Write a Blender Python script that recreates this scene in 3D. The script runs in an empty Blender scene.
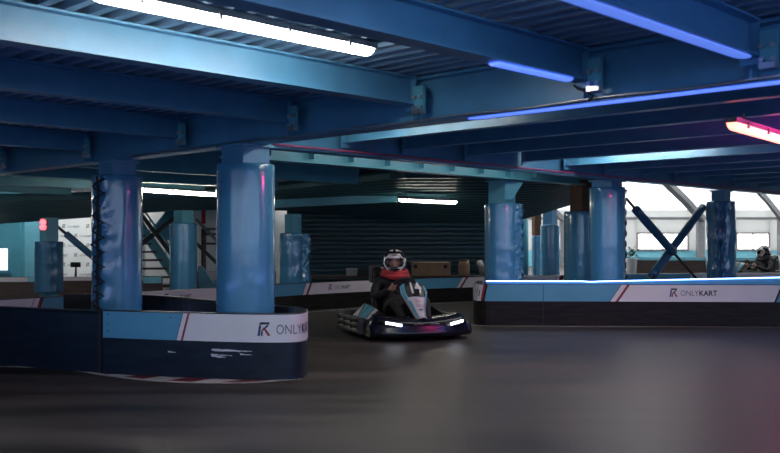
import bpy, bmesh, math, random
from mathutils import Vector, Matrix, noise
random.seed(7)
SC = bpy.context.scene
COL = SC.collection
PI = math.pi
V = Vector

# ------------------------------------------------------------------ frame
F, CX, HY, EYE = 915.0, 390.0, 240.0, 1.28      # focal length in pixels, principal column, horizon row, eye height


def at(px, py, Y):
    return V(((px - CX) / F * Y, Y, EYE + (HY - py) / F * Y))


def ground(px, py, z=0.0):
    Y = (EYE - z) * F / (py - HY)
    return V(((px - CX) / F * Y, Y, z))


A = V((.697, .717, 0)).normalized()              # joist direction
B = V((.717, -.697, 0)).normalized()             # girder direction
O = V((-1.42, 9.0, 0))                           # smooth padded column


def st(s, t, z=0.0):
    p = O + B * s + A * t
    return V((p.x, p.y, z))


# ------------------------------------------------------------------ materials
MATS = {}


def mat(name, col, rough=.5, metal=0., var=0., scale=6., bump=0., bscale=40., stretch=(1, 1, 1), coat=0., spec=.5, rvar=0.):
    if name in MATS:
        return MATS[name]
    m = bpy.data.materials.new(name)
    m.use_nodes = True
    nt = m.node_tree
    b = nt.nodes['Principled BSDF']
    b.inputs['Roughness'].default_value = rough
    b.inputs['Metallic'].default_value = metal
    b.inputs['Specular IOR Level'].default_value = spec
    b.inputs['Coat Weight'].default_value = coat
    b.inputs['Coat Roughness'].default_value = .09
    tc = nt.nodes.new('ShaderNodeTexCoord')
    mp = nt.nodes.new('ShaderNodeMapping')
    mp.inputs['Scale'].default_value = stretch
    nt.links.new(tc.outputs['Object'], mp.inputs['Vector'])
    nz = nt.nodes.new('ShaderNodeTexNoise')
    nz.inputs['Scale'].default_value = scale
    nz.inputs['Detail'].default_value = 5
    nt.links.new(mp.outputs['Vector'], nz.inputs['Vector'])
    rp = nt.nodes.new('ShaderNodeValToRGB')
    lo = [max(0, c * (1 - var)) for c in col]
    hi = [min(1, c * (1 + var)) for c in col]
    rp.color_ramp.elements[0].position = .3
    rp.color_ramp.elements[1].position = .7
    rp.color_ramp.elements[0].color = (*lo, 1)
    rp.color_ramp.elements[1].color = (*hi, 1)
    nt.links.new(nz.outputs['Fac'], rp.inputs['Fac'])
    nt.links.new(rp.outputs['Color'], b.inputs['Base Color'])
    if rvar:
        mr = nt.nodes.new('ShaderNodeMapRange')
        mr.inputs['To Min'].default_value = max(.05, rough - rvar)
        mr.inputs['To Max'].default_value = min(1, rough + rvar)
        nt.links.new(nz.outputs['Fac'], mr.inputs['Value'])
        nt.links.new(mr.outputs['Result'], b.inputs['Roughness'])
    if bump:
        n2 = nt.nodes.new('ShaderNodeTexNoise')
        n2.inputs['Scale'].default_value = bscale
        n2.inputs['Detail'].default_value = 4
        nt.links.new(mp.outputs['Vector'], n2.inputs['Vector'])
        bp = nt.nodes.new('ShaderNodeBump')
        bp.inputs['Strength'].default_value = bump
        bp.inputs['Distance'].default_value = .02
        nt.links.new(n2.outputs['Fac'], bp.inputs['Height'])
        nt.links.new(bp.outputs['Normal'], b.inputs['Normal'])
    MATS[name] = m
    return m


def glow(name, col, strength):
    m = bpy.data.materials.new(name)
    m.use_nodes = True
    b = m.node_tree.nodes['Principled BSDF']
    b.inputs['Base Color'].default_value = (.8, .8, .8, 1)
    b.inputs['Emission Color'].default_value = (*col, 1)
    b.inputs['Emission Strength'].default_value = strength
    MATS[name] = m
    return m


steel = mat('painted_steel', (.078, .258, .44), .38, var=.12, scale=3, bump=.05, bscale=30, rvar=.08)
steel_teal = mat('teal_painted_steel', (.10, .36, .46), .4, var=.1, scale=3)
deckm = mat('deck_metal', (.16, .27, .40), .36, metal=.12, var=.06, scale=2)
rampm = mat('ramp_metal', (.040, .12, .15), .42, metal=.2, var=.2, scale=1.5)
vinyl = mat('blue_vinyl', (.055, .24, .42), .27, var=.07, scale=2.5, bump=.12, bscale=7, stretch=(1, 1, 1.6), coat=.7)
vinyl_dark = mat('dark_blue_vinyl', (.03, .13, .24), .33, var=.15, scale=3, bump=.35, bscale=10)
cordm = mat('black_cord', (.012, .012, .016), .6)
plastic = mat('barrier_plastic', (.010, .009, .009), .45, spec=.22, var=.85, scale=5, stretch=(.6, .6, 9), bump=.12, bscale=6, rvar=.12)
plastic_navy = mat('barrier_navy', (.009, .017, .030), .36, spec=.3, var=.3, scale=4, stretch=(.8, .8, 5), rvar=.1)
ban_white = mat('banner_white', (.68, .67, .70), .45, var=.03, scale=3)
ban_blue = mat('banner_blue', (.075, .30, .46), .45, var=.05, scale=3)
ban_red = mat('stripe_red', (.30, .02, .035), .45)
ink = mat('logo_ink', (.012, .014, .03), .5)
ink_navy = mat('logo_navy', (.02, .05, .16), .5)
ink_grey = mat('lettering_grey', (.11, .11, .13), .5)
scuff = mat('white_scuff', (.65, .67, .72), .6)
line_white = mat('line_white', (.60, .59, .60), .55, var=.25, scale=9)
kerb_red = mat('kerb_red', (.20, .022, .028), .55, var=.25, scale=9)
galv = mat('galvanised', (.5, .52, .54), .35, metal=.9)
grey_steel = mat('grey_steel', (.22, .22, .23), .5, metal=.2, var=.15)
rust = mat('rusty_timber', (.095, .045, .022), .75, var=.35, scale=9, bump=.2, bscale=20, stretch=(1, 1, .3))
white_paint = mat('white_paint', (.78, .78, .77), .6, var=.03, scale=2)
teal_paint = mat('teal_paint', (.07, .30, .40), .6, var=.05)
cyan_paint = mat('cyan_paint', (.22, .62, .74), .5, var=.05)
dark_frame = mat('dark_frame', (.05, .045, .05), .5)
win_frame = mat('window_frame', (.30, .22, .22), .5)
black = mat('matt_black', (.012, .012, .014), .55, var=.2)
cardboard = mat('cardboard', (.33, .22, .13), .8, var=.12, scale=6)
dark_wall = mat('dark_wall', (.06, .08, .10), .8, var=.1)
brown = mat('dark_brown', (.07, .045, .04), .65, var=.3, scale=4, stretch=(.5, .5, 6))

# asphalt ------------------------------------------------------------
asphalt = bpy.data.materials.new('asphalt')
asphalt.use_nodes = True
nt = asphalt.node_tree
bs = nt.nodes['Principled BSDF']
tc = nt.nodes.new('ShaderNodeTexCoord')
mp = nt.nodes.new('ShaderNodeMapping')
mp.inputs['Rotation'].default_value = (0, 0, -.25)
mp.inputs['Scale'].default_value = (.22, 1.5, 1)
nt.links.new(tc.outputs['Object'], mp.inputs['Vector'])
n1 = nt.nodes.new('ShaderNodeTexNoise'); n1.inputs['Scale'].default_value = 1.6; n1.inputs['Detail'].default_value = 7
nt.links.new(mp.outputs['Vector'], n1.inputs['Vector'])
n2 = nt.nodes.new('ShaderNodeTexNoise'); n2.inputs['Scale'].default_value = 55; n2.inputs['Detail'].default_value = 4
nt.links.new(tc.outputs['Object'], n2.inputs['Vector'])
r1 = nt.nodes.new('ShaderNodeValToRGB')
r1.color_ramp.elements[0].position = .32; r1.color_ramp.elements[0].color = (.028, .025, .024, 1)
r1.color_ramp.elements[1].position = .72; r1.color_ramp.elements[1].color = (.112, .098, .091, 1)
nt.links.new(n1.outputs['Fac'], r1.inputs['Fac'])
mx = nt.nodes.new('ShaderNodeMix'); mx.data_type = 'RGBA'; mx.blend_type = 'MULTIPLY'; mx.inputs[0].default_value = .35
nt.links.new(r1.outputs['Color'], mx.inputs[6]); nt.links.new(n2.outputs['Color'], mx.inputs[7])
nt.links.new(mx.outputs[2], bs.inputs['Base Color'])
mr = nt.nodes.new('ShaderNodeMapRange'); mr.inputs['To Min'].default_value = .34; mr.inputs['To Max'].default_value = .56
nt.links.new(n1.outputs['Fac'], mr.inputs['Value']); nt.links.new(mr.outputs['Result'], bs.inputs['Roughness'])
bp = nt.nodes.new('ShaderNodeBump'); bp.inputs['Strength'].default_value = .25; bp.inputs['Distance'].default_value = .01
nt.links.new(n2.outputs['Fac'], bp.inputs['Height']); nt.links.new(bp.outputs['Normal'], bs.inputs['Normal'])
bs.inputs['Specular IOR Level'].default_value = .28
MATS['asphalt'] = asphalt

# translucent tent lining
tent = bpy.data.materials.new('tent_lining')
tent.use_nodes = True
nt = tent.node_tree
nt.nodes.remove(nt.nodes['Principled BSDF'])
tr = nt.nodes.new('ShaderNodeBsdfTranslucent'); tr.inputs['Color'].default_value = (.42, .42, .41, 1)
df = nt.nodes.new('ShaderNodeBsdfDiffuse'); df.inputs['Color'].default_value = (.85, .85, .84, 1)
ms = nt.nodes.new('ShaderNodeMixShader'); ms.inputs[0].default_value = .25
nt.links.new(tr.outputs[0], ms.inputs[1]); nt.links.new(df.outputs[0], ms.inputs[2])
nt.links.new(ms.outputs[0], nt.nodes['Material Output'].inputs['Surface'])

tarp = tent.copy()  # blue-tinted lining for the unseen front wall, chosen as bluish fill light
tarp.name = 'blue_fill_lining'
for n_ in tarp.node_tree.nodes:
    if n_.type == 'BSDF_TRANSLUCENT':
        n_.inputs['Color'].default_value = (.34, .40, .52, 1)

glass = bpy.data.materials.new('window_glass')
glass.use_nodes = True
nt = glass.node_tree
nt.nodes.remove(nt.nodes['Principled BSDF'])
tp = nt.nodes.new('ShaderNodeBsdfTransparent'); tp.inputs['Color'].default_value = (.96, .97, .98, 1)
gl = nt.nodes.new('ShaderNodeBsdfGlossy'); gl.inputs['Roughness'].default_value = .05
ms = nt.nodes.new('ShaderNodeMixShader'); ms.inputs[0].default_value = .06
nt.links.new(tp.outputs[0], ms.inputs[1]); nt.links.new(gl.outputs[0], ms.inputs[2])
nt.links.new(ms.outputs[0], nt.nodes['Material Output'].inputs['Surface'])

em_white = glow('tube_white', (1, .95, .86), 34)
em_far = glow('tube_far_white', (1, .95, .80), 19)
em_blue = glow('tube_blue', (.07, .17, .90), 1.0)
em_led = glow('led_blue', (.20, .38, 1), 5.5)
em_flange = glow('flange_blue_glow', (.07, .17, .72), .72)
em_red = glow('tube_red', (1, .20, .13), 3.2)
em_head = glow('headlamp_glow', (.75, .85, 1), 6)
em_sign = glow('red_signal_glow', (1, .06, .08), 3)


# ------------------------------------------------------------------ mesh helpers
class MB:
    def __init__(self):
        self.bm = bmesh.new()

    def hexa(self, p, mi=0):
        """eight corners: bottom ring 0-3, top ring 4-7"""
        v = [self.bm.verts.new(q) for q in p]
        for f in ((3, 2, 1, 0), (4, 5, 6, 7), (0, 1, 5, 4), (1, 2, 6, 5), (2, 3, 7, 6), (3, 0, 4, 7)):
            self.bm.faces.new([v[i] for i in f]).material_index = mi
        return self

    def box(self, c, s, rot=None, mi=0):
        h = V(s) / 2
        pts = [V((x * h.x, y * h.y, z * h.z)) for z in (-1, 1) for x, y in ((-1, -1), (1, -1), (1, 1), (-1, 1))]
        if rot is not None:
            pts = [rot @ p for p in pts]
        return self.hexa([V(c) + p for p in pts], mi)

    def bar(self, a, b, w, h, up=V((0, 0, 1)), mi=0):
        """box from a to b, w sideways, h along up, centred"""
        a, b = V(a), V(b)
        d = (b - a).normalized()
        side = d.cross(up)
        if side.length < 1e-4:
            side = d.cross(V((1, 0, 0)))
        side.normalize()
        u = side.cross(d).normalized()
        s, u = side * w / 2, u * h / 2
        return self.hexa([a - s - u, a + s - u, b + s - u, b - s - u, a - s + u, a + s + u, b + s + u, b - s + u], mi)

    def tube(self, pts, r, n=10, cap=True, mi=0, closed=False):
        pts = [V(p) for p in pts]
        k = len(pts)
        rs = r if isinstance(r, (list, tuple)) else [r] * k
        rings = []
        ref = None
        for i, p in enumerate(pts):
            if closed:
                d = pts[(i + 1) % k] - pts[i - 1]
            else:
                d = pts[min(i + 1, k - 1)] - pts[max(i - 1, 0)]
            d.normalize()
            if ref is None:
                ref = V((0, 0, 1)) if abs(d.z) < .9 else V((1, 0, 0))
            s = d.cross(ref)
            if s.length < 1e-4:
                s = d.cross(V((1, .3, 0)))
            s.normalize()
            u = s.cross(d).normalized()
            ref = u
            rings.append([self.bm.verts.new(p + (s * math.cos(q) + u * math.sin(q)) * rs[i]) for q in [2 * PI * j / n for j in range(n)]])
        for i in range(k if closed else k - 1):
            r0, r1 = rings[i], rings[(i + 1) % k]
            for j in range(n):
                f = self.bm.faces.new((r0[j], r0[(j + 1) % n], r1[(j + 1) % n], r1[j]))
                f.smooth = True
                f.material_index = mi
        if cap and not closed:
            self.bm.faces.new(rings[0][::-1]).material_index = mi
            self.bm.faces.new(rings[-1]).material_index = mi
        return self

    def lathe(self, prof, n=24, c=(0, 0, 0), M=None, mi=0, smooth=True, radial=None):
        c = V(c)
        rings = []
        for i, (r, z) in enumerate(prof):
            ring = []
            for j in range(n):
                q = 2 * PI * j / n
                rr = r if radial is None else radial(r, q, z)
                p = V((rr * math.cos(q), rr * math.sin(q), z))
                ring.append(self.bm.verts.new(c + (M @ p if M is not None else p)))
            rings.append(ring)
        for r0, r1 in zip(rings, rings[1:]):
            for j in range(n):
                f = self.bm.faces.new((r0[j], r0[(j + 1) % n], r1[(j + 1) % n], r1[j]))
                f.smooth = smooth
                f.material_index = mi
        if prof[0][0] > 1e-5:
            self.bm.faces.new(rings[0][::-1]).material_index = mi
        if prof[-1][0] > 1e-5:
            self.bm.faces.new(rings[-1]).material_index = mi
        return self

    def grid(self, rows, smooth=True, mi=0, closed=False):
        vr = [[self.bm.verts.new(p) for p in r] for r in rows]
        for a, b in zip(vr, vr[1:]):
            k = len(a)
            for j in range(k if closed else k - 1):
                f = self.bm.faces.new((a[j], a[(j + 1) % k], b[(j + 1) % k], b[j]))
                f.smooth = smooth
                f.material_index = mi
        return vr

    def poly(self, pts, mi=0):
        f = self.bm.faces.new([self.bm.verts.new(p) for p in pts])
        f.material_index = mi
        return f

    def prism(self, pts, d, mi=0):
        """closed solid: polygon pts swept by the vector d"""
        a = [self.bm.verts.new(V(p)) for p in pts]
        b = [self.bm.verts.new(V(p) + V(d)) for p in pts]
        k = len(a)
        self.bm.faces.new(a[::-1]).material_index = mi
        self.bm.faces.new(b).material_index = mi
        for i in range(k):
            self.bm.faces.new((a[i], a[(i + 1) % k], b[(i + 1) % k], b[i])).material_index = mi
        return self

    def ibeam(self, a, b, w, h, tf=.014, tw=.012):
        """I-section, a and b on the axis of its underside"""
        a, b = V(a), V(b)
        self.bar(a + V((0, 0, tf / 2)), b + V((0, 0, tf / 2)), w, tf)
        self.bar(a + V((0, 0, h - tf / 2)), b + V((0, 0, h - tf / 2)), w, tf)
        self.bar(a + V((0, 0, h / 2)), b + V((0, 0, h / 2)), tw, h - 2 * tf)
        return self

    def build(self, name, mats, parent=None, local=False, bevel=0, clean=True):
        if clean:
            bmesh.ops.recalc_face_normals(self.bm, faces=self.bm.faces)
        me = bpy.data.meshes.new(name)
        off = V((0, 0, 0))
        if not local:
            if parent is not None:
                top = parent
                M = parent['_M'] if False else WORLD[parent.name]
                self.bm.transform(M.inverted())
            elif len(self.bm.verts):
                xs = [v.co for v in self.bm.verts]
                off = V(((min(p.x for p in xs) + max(p.x for p in xs)) / 2, (min(p.y for p in xs) + max(p.y for p in xs)) / 2, min(p.z for p in xs)))
                self.bm.transform(Matrix.Translation(-off))
        self.bm.to_mesh(me)
        self.bm.free()
        o = bpy.data.objects.new(name, me)
        for m in (mats if isinstance(mats, (list, tuple)) else [mats]):
            me.materials.append(m)
        COL.objects.link(o)
        if parent is not None:
            o.parent = parent
            WORLD[o.name] = WORLD[parent.name].copy()
        else:
            o.location = off
            WORLD[o.name] = Matrix.Translation(off)
        if bevel:
            bv = o.modifiers.new('bevel', 'BEVEL')
            bv.width = bevel
            bv.segments = 2
            bv.limit_method = 'ANGLE'
        return o


WORLD = {}


def tag(o, label, cat, group=None):
    o['label'] = label
    o['category'] = cat
    if group:
        o['group'] = group
    return o


def thing(name, label, cat, loc=(0, 0, 0), rz=0, group=None):
    o = bpy.data.objects.new(name, None)
    o.empty_display_size = .1
    COL.objects.link(o)
    o.location = loc
    o.rotation_euler = (0, 0, rz)
    WORLD[o.name] = Matrix.Translation(V(loc)) @ Matrix.Rotation(rz, 4, 'Z')
    return tag(o, label, cat, group)


def struct(o):
    o['kind'] = 'structure'
    return o


def text_geo(s, w, h, bold=0.):
    """flat lettering fitted into w x h, as (vertices, faces)"""
    cu = bpy.data.curves.new('lettering', 'FONT')
    cu.body = s
    cu.resolution_u = 3
    cu.offset = bold
    o = bpy.data.objects.new('lettering', cu)
    COL.objects.link(o)
    dg = bpy.context.evaluated_depsgraph_get()
    dg.update()
    me = o.evaluated_get(dg).to_mesh()
    vs = [v.co.copy() for v in me.vertices]
    fs = [tuple(p.vertices) for p in me.polygons]
    o.evaluated_get(dg).to_mesh_clear()
    bpy.data.objects.remove(o)
    bpy.data.curves.remove(cu)
    x0, x1 = min(v.x for v in vs), max(v.x for v in vs)
    y0, y1 = min(v.y for v in vs), max(v.y for v in vs)
    return [((v.x - x0) / (x1 - x0) * w, (v.y - y0) / (y1 - y0) * h) for v in vs], fs


def lay(mb, vs, fs, fn, mi=0):
    v = [mb.bm.verts.new(fn(x, y)) for x, y in vs]
    for f in fs:
        try:
            mb.bm.faces.new([v[i] for i in f]).material_index = mi
        except ValueError:
            pass


EMBLEM = [  # (polygon in a unit square, material index: 0 ink, 1 navy, 2 red)
    ([(0, 0), (.2, 0), (.30, .78), (.12, .78)], 1),
    ([(.12, .82), (.30, .82), (.9, .84), (.96, 1.0), (.2, 1.0)], 0),
    ([(.30, .40), (.48, .40), (.92, .78), (.72, .80)], 0),
    ([(.40, .62), (.60, .58), (1.02, .02), (.80, 0)], 2),
    ([(.26, 0), (.40, 0), (.42, .42), (.30, .36)], 0),
]


def brand(mb, fn, x0, y0, eh, gap, tw, th, only=1.0):
    """emblem plus wordmark; fn maps (x, y) to a point of the surface"""
    for poly, mi in EMBLEM:
        mb.poly([fn(x0 + x * eh * .95, y0 - .12 * eh + y * eh) for x, y in poly], mi)
    wx = x0 + eh * .95 + gap
    vs, fs = text_geo('ONLY', tw * .49, th, -.004)
    lay(mb, vs, fs, lambda x, y: fn(wx + x, y0 + y), 3)
    vs, fs = text_geo('KART', tw * .49, th, .022)
    lay(mb, vs, fs, lambda x, y: fn(wx + tw * .51 + x, y0 + y), 0)


BRAND = [ink, ink_navy, ban_red, ink_grey]


class Path:
    def __init__(self, pts, rounds=0, closed=False):
        pts = [V((p[0], p[1])) for p in pts]
        for _ in range(rounds):
            q = [pts[0]]
            for a, b in zip(pts, pts[1:]):
                q += [a.lerp(b, .25), a.lerp(b, .75)]
            q.append(pts[-1])
            pts = q
        d = [pts[0]]
        for a, b in zip(pts, pts[1:]):
            k = max(1, int((b - a).length / .12))
            d += [a.lerp(b, (i + 1) / k) for i in range(k)]
        self.p = d
        self.u = [0]
        for a, b in zip(d, d[1:]):
            self.u.append(self.u[-1] + (b - a).length)
        self.len = self.u[-1]

    def at(self, u):
        u = min(max(u, 0), self.len)
        lo, hi = 0, len(self.u) - 1
        while hi - lo > 1:
            m = (lo + hi) // 2
            if self.u[m] <= u:
                lo = m
            else:
                hi = m
        f = (u - self.u[lo]) / max(1e-9, self.u[hi] - self.u[lo])
        p = self.p[lo].lerp(self.p[hi], f)
        a, b = self.p[max(0, lo - 1)], self.p[min(len(self.p) - 1, hi + 1)]
        d = (b - a).normalized()
        return p, V((d.y, -d.x))              # outward: to the right of travel

    def pt(self, u, z, off=0.):
        p, n = self.at(u)
        p = p + n * off
        return V((p.x, p.y, z))

    def u_of(self, px, lo=0, hi=None):
        hi = self.len if hi is None else hi
        best, bu = 1e9, lo
        k = 800
        for i in range(k + 1):
            u = lo + (hi - lo) * i / k
            p, n = self.at(u)
            x = CX + p.x / p.y * F
            if abs(x - px) < best:
                best, bu = abs(x - px), u
        return bu

    def samples(self, u0, u1, step=.1):
        us_ = [u0] + [u for u in self.u if u0 + 1e-4 < u < u1 - 1e-4] + [u1]
        return us_

    def wall(self, mb, u0, u1, z0, z1, th, mi=0, lip=True):
        """a solid panel along the path, its outer face on the path"""
        rows = []
        for u in self.samples(u0, u1):
            if lip:
                prof = [(0, z0), (0, z1 - .03), (-.012, z1 - .008), (-.03, z1), (-th, z1), (-th, z0)]
            else:
                prof = [(0, z0), (0, z1), (-th, z1), (-th, z0)]
            rows.append([self.pt(u, z, o) for o, z in prof])
        vr = mb.grid(rows, smooth=False, mi=mi, closed=True)
        mb.bm.faces.new(vr[0]).material_index = mi
        mb.bm.faces.new(vr[-1][::-1]).material_index = mi

    def skin(self, mb, u0, u1, z0, z1, off, mi, slant0=0., slant1=0., th=.004):
        """thin sheet on the outer face; slants shift the top edge along the path"""
        rows = []
        ln_ = min(.4, max(1e-4, u1 - u0))
        for ub in self.samples(u0, u1):
            if u1 - u0 < .4:
                f = (ub - u0) / max(1e-6, u1 - u0)
                ut = ub + slant0 * (1 - f) + slant1 * f
            else:
                ut = ub + slant0 * max(0, 1 - (ub - u0) / ln_) + slant1 * max(0, 1 - (u1 - ub) / ln_)
            rows.append([self.pt(ub, z0, off), self.pt(ut, z1, off), self.pt(ut, z1, off - th), self.pt(ub, z0, off - th)])
        vr = mb.grid(rows, smooth=False, mi=mi, closed=True)
        mb.bm.faces.new(vr[0]).material_index = mi
        mb.bm.faces.new(vr[-1][::-1]).material_index = mi


# ------------------------------------------------------------------ camera and view
cam = bpy.data.cameras.new('camera')
cam.sensor_width = 36
cam.lens = F / 780 * 36
cam.shift_y = (HY - 226.5) / 780
cam.clip_start = .05
cam.clip_end = 300
cam.dof.use_dof = True
cam.dof.focus_distance = 11.8
cam.dof.aperture_fstop = 2.6
co = bpy.data.objects.new('camera', cam)
COL.objects.link(co)
co.location = (0, 0, EYE)
co.rotation_euler = (PI / 2, 0, 0)
SC.camera = co
vs_ = SC.view_settings
vs_.view_transform = 'Standard'
vs_.look = 'None'
vs_.gamma = 1
vs_.use_curve_mapping = False
vs_.exposure = 0.55

w = bpy.data.worlds.new('sky')
SC.world = w
w.use_nodes = True
bg = w.node_tree.nodes['Background']
bg.inputs['Color'].default_value = (.92, .96, 1, 1)
bg.inputs['Strength'].default_value = 4.5

# ------------------------------------------------------------------ the setting
m = MB()
m.poly([V((-22, -9, 0)), V((34, -9, 0)), V((34, 47, 0)), V((-22, 47, 0))])
struct(m.build('floor', asphalt))

WB = 45.0      # far hall side wall
m = MB(); m.box((-21.9, 19, 4), (.2, 56, 8)); struct(m.build('wall_left', dark_wall))
m = MB(); m.box((33.9, 19, 4), (.2, 56, 8)); struct(m.build('wall_right', dark_wall))
m = MB(); m.box((6, -8.9, .4), (56, .2, .8)); struct(m.build('baseboard_front', dark_wall))
m = MB(); m.poly([V((-22, -8.9, .8)), V((34, -8.9, .8)), V((34, -8.9, 8)), V((-22, -8.9, 8))]); struct(m.build('wall_front', tarp))  # translucent so that added bluish fill comes from behind the camera
m = MB(); m.box((6, 6, 8), (56, 30, .15)); struct(m.build('ceiling_hall', dark_wall))

# tent lining of the far hall: an arched skin from the eaves up over the track
m = MB()
rows = []
for i in range(19):
    f = i / 18
    y = WB - 24.5 * f
    z = 2.75 + 6.0 * math.sin(f * PI / 2) ** .85
    rows.append([V((x, y, z)) for x in (-22, -8, 6, 20, 34)])
m.grid(rows)
struct(m.build('ceiling_tent', tent))

# far side wall with its window openings
wz0, wz1 = at(0, 250.5, WB).z, at(0, 232.5, WB).z
wins = [(at(a, 0, WB).x, at(b, 0, WB).x) for a, b in ((536, 556), (566, 616), (636, 688), (735, 769), (790, 824))]
m = MB()
zt = 2.75
xs = -22
for a, b in wins:
    m.box(((xs + a) / 2, WB, (wz0 + zt) / 2), (a - xs, .12, zt - wz0))
    m.box(((a + b) / 2, WB, (wz1 + zt) / 2), (b - a, .12, zt - wz1))
    xs = b
m.box(((xs + 34) / 2, WB, (wz0 + zt) / 2), (34 - xs, .12, zt - wz0))
m.box((6, WB, wz0 / 2), (56, .12, wz0), mi=1)
struct(m.build('wall_back', [tent, cyan_paint]))
for i, (a, b) in enumerate(wins):
    m = MB()
    fw = .08
    for x in (a + fw / 2, b - fw / 2, (a + b) / 2):
        m.box((x, WB - .1, (wz0 + wz1) / 2), (fw if x != (a + b) / 2 else .05, .1, wz1 - wz0))
    for z in (wz0 + fw / 2, wz1 - fw / 2):
        m.box(((a + b) / 2, WB - .1, z), (b - a - 2 * fw - .002, .1, fw))
    wo = struct(m.build('window_%d' % (i + 1), win_frame))
    m = MB()
    m.box(((a + b) / 2, WB - .03, (wz0 + wz1) / 2), (b - a, .01, wz1 - wz0))
    m.build('pane', glass, wo)
# rails along the lining and arch frames of the tent
for i, (y, z) in enumerate(((WB - .15, at(0, 218.5, WB).z), (WB - 1.6, 3.75), (WB - 4.3, 5.0))):
    m = MB()
    m.bar((-10, y, z), (34, y - .01, z), .12, .13 if i == 0 else .07)
    struct(m.build('trim_%d' % (i + 1), grey_steel))
arch_lab = ['grey curved tent frame with its leg behind the crossed blue struts',
            'grey curved tent frame at the right picture edge behind the second driver',
            'grey curved tent frame glimpsed between the padded columns behind the blue rail']
for px, lab in ((697, arch_lab[0]), (776, arch_lab[1]), (560, arch_lab[2])):
    x = at(px, 0, WB).x
    t = thing('tent_frame', lab, 'steel frame', (x, WB - .5, 0), 0, 'steel frames of the tent hall')
    m = MB(); m.bar((x, WB - .5, 0), (x, WB - .5, 2.35), .34 if px == 697 else .2, .3, up=V((0, 1, 0))); m.build('leg', grey_steel, t)
    m = MB()
    pts = []
    for i in range(13):
        f = i / 12
        pts.append(V((x - 13.5 * f, WB - .7 - 12 * f, 2.3 + 5.3 * math.sin(f * PI / 2) ** .9)))
    for p, q in zip(pts, pts[1:]):
        m.bar(p, q + (q - p) * .04, .34 if px == 697 else .16, .26)
    m.build('curved_rafter', grey_steel, t)

# left rear wall, white press wall and teal office
LB = 27.0
m = MB()
x0, x1 = at(21, 0, LB).x, at(330, 0, LB).x
m.box(((x0 + x1) / 2, LB, 2.0), (x1 - x0, .12, 4.0))
struct(m.build('wall_rear_left', white_paint))
TB = 25.0
wa, wb_, wl, wh = at(-34, 0, TB).x, at(13, 0, TB).x, at(0, 273, TB).z, at(0, 245.5, TB).z
te, tw_ = at(21, 0, TB).x, -21.8
m = MB()
m.box(((wb_ + te) / 2, TB, 2), (te - wb_, .12, 4))
m.box(((tw_ + wa) / 2, TB, 2), (wa - tw_, .12, 4))
m.box(((wa + wb_) / 2, TB, (wh + 4) / 2), (wb_ - wa, .12, 4 - wh))
m.box(((wa + wb_) / 2, TB, wl / 2), (wb_ - wa, .12, wl))
m.box((te + .05, (TB + LB) / 2, 2), (.1, LB - TB, 4))
struct(m.build('wall_office', teal_paint))
m = MB()
for x in (wa + .05, wb_ - .05):
    m.box((x, TB - .08, (wl + wh) / 2), (.1, .06, wh - wl))
for z in (wl + .04, wh - .04):
    m.box(((wa + wb_) / 2, TB - .08, z), (wb_ - wa - .202, .06, .08))
wo = struct(m.build('window_6', teal_paint))
m = MB(); m.box(((wa + wb_) / 2, TB - .02, (wl + wh) / 2), (wb_ - wa, .01, wh - wl)); m.build('pane', glow('lit_window', (.95, .98, 1), 1.0), wo)
# the press wall printed with rows of small marks
pw0, pw1 = at(22, 0, LB - .2).x, at(142, 0, LB - .2).x
t = thing('press_wall', 'white printed press wall with rows of small grey marks at far left', 'banner', ((pw0 + pw1) / 2, LB - .15, 0))
m = MB(); m.box(((pw0 + pw1) / 2, LB - .12, 1.25), (pw1 - pw0, .06, 2.5)); m.build('panel', white_paint, t)
m = MB()
for r in range(9):
    for c in range(5):
        px = 26 + c * 24 + (12 if r % 2 else 0)
        p = at(px, 218 + r * 9.6, LB - .16)
        if p.x + .6 > pw1 or p.z < .1:
            continue
        brand(m, lambda x, y: V((p.x + x, LB - .152, p.z + y)), 0, 0, .11, .05, .36, .06)
m.build('lettering', [ink_grey, ink_grey, ink_grey, ink_grey], t)

# corrugated dark wall in the middle of the rear
CW = 23.0
m = MB()
rows = []
k = 22
for i in range(k * 4 + 1):
    z = 2.5 * i / (k * 4)
    q = i % 4
    dy = 0 if q in (0, 1) else -.045
    py = HY + (EYE - z) * F / CW
    lft = 287 + max(0, py - 215) * .15
    rows.append([V((at(lft, 0, CW).x, CW + dy, z)), V((at(400, 0, CW).x, CW + dy, z)), V((at(516, 0, CW).x, CW + dy, z))])
m.grid(rows, smooth=False)
so = struct(m.build('wall_corrugated', mat('corrugated_teal', (.020, .072, .092), .45, var=.1, scale=1)))
sd = so.modifiers.new('solid', 'SOLIDIFY'); sd.thickness = .02

# ------------------------------------------------------------------ mezzanine deck (corrugated)
DZ = 2.575


def ribbed(m, o, along, across, n, pitch=.15, depth=.08, length=1.):
    rows = []
    for i in range(n):
        for f, d in ((0, 0), (.36, 0), (.5, depth), (.86, depth)):
            p = o + across * (i + f) * pitch
            rows.append([p + V((0, 0, d)), p + along * length + V((0, 0, d))])
    p = o + across * n * pitch
    rows.append([p, p + along * length])
    m.grid(rows, smooth=False)
    a, b = o + V((0, 0, .12)), o + across * n * pitch + V((0, 0, .12))
    m.poly([a, b, b + along * length, a + along * length])


m = MB(); ribbed(m, st(-12, 0, DZ), B, -A, 90, length=22)
struct(m.build('ceiling_near', deckm))
m = MB(); ribbed(m, st(-.1, 0, DZ), A, B, 74, length=16)
struct(m.build('ceiling_far', deckm))
m = MB(); ribbed(m, st(-16, 0, DZ), A, B, 105, length=11)
struct(m.build('ceiling_left', deckm))

# ramp underside
m = MB()


def lerp_tab(tab, x):
    for (a, fa), (b, fb) in zip(tab, tab[1:]):
        if x <= b:
            return fa + (fb - fa) * max(0, (x - a)) / (b - a)
    return tab[-1][1]


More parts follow.
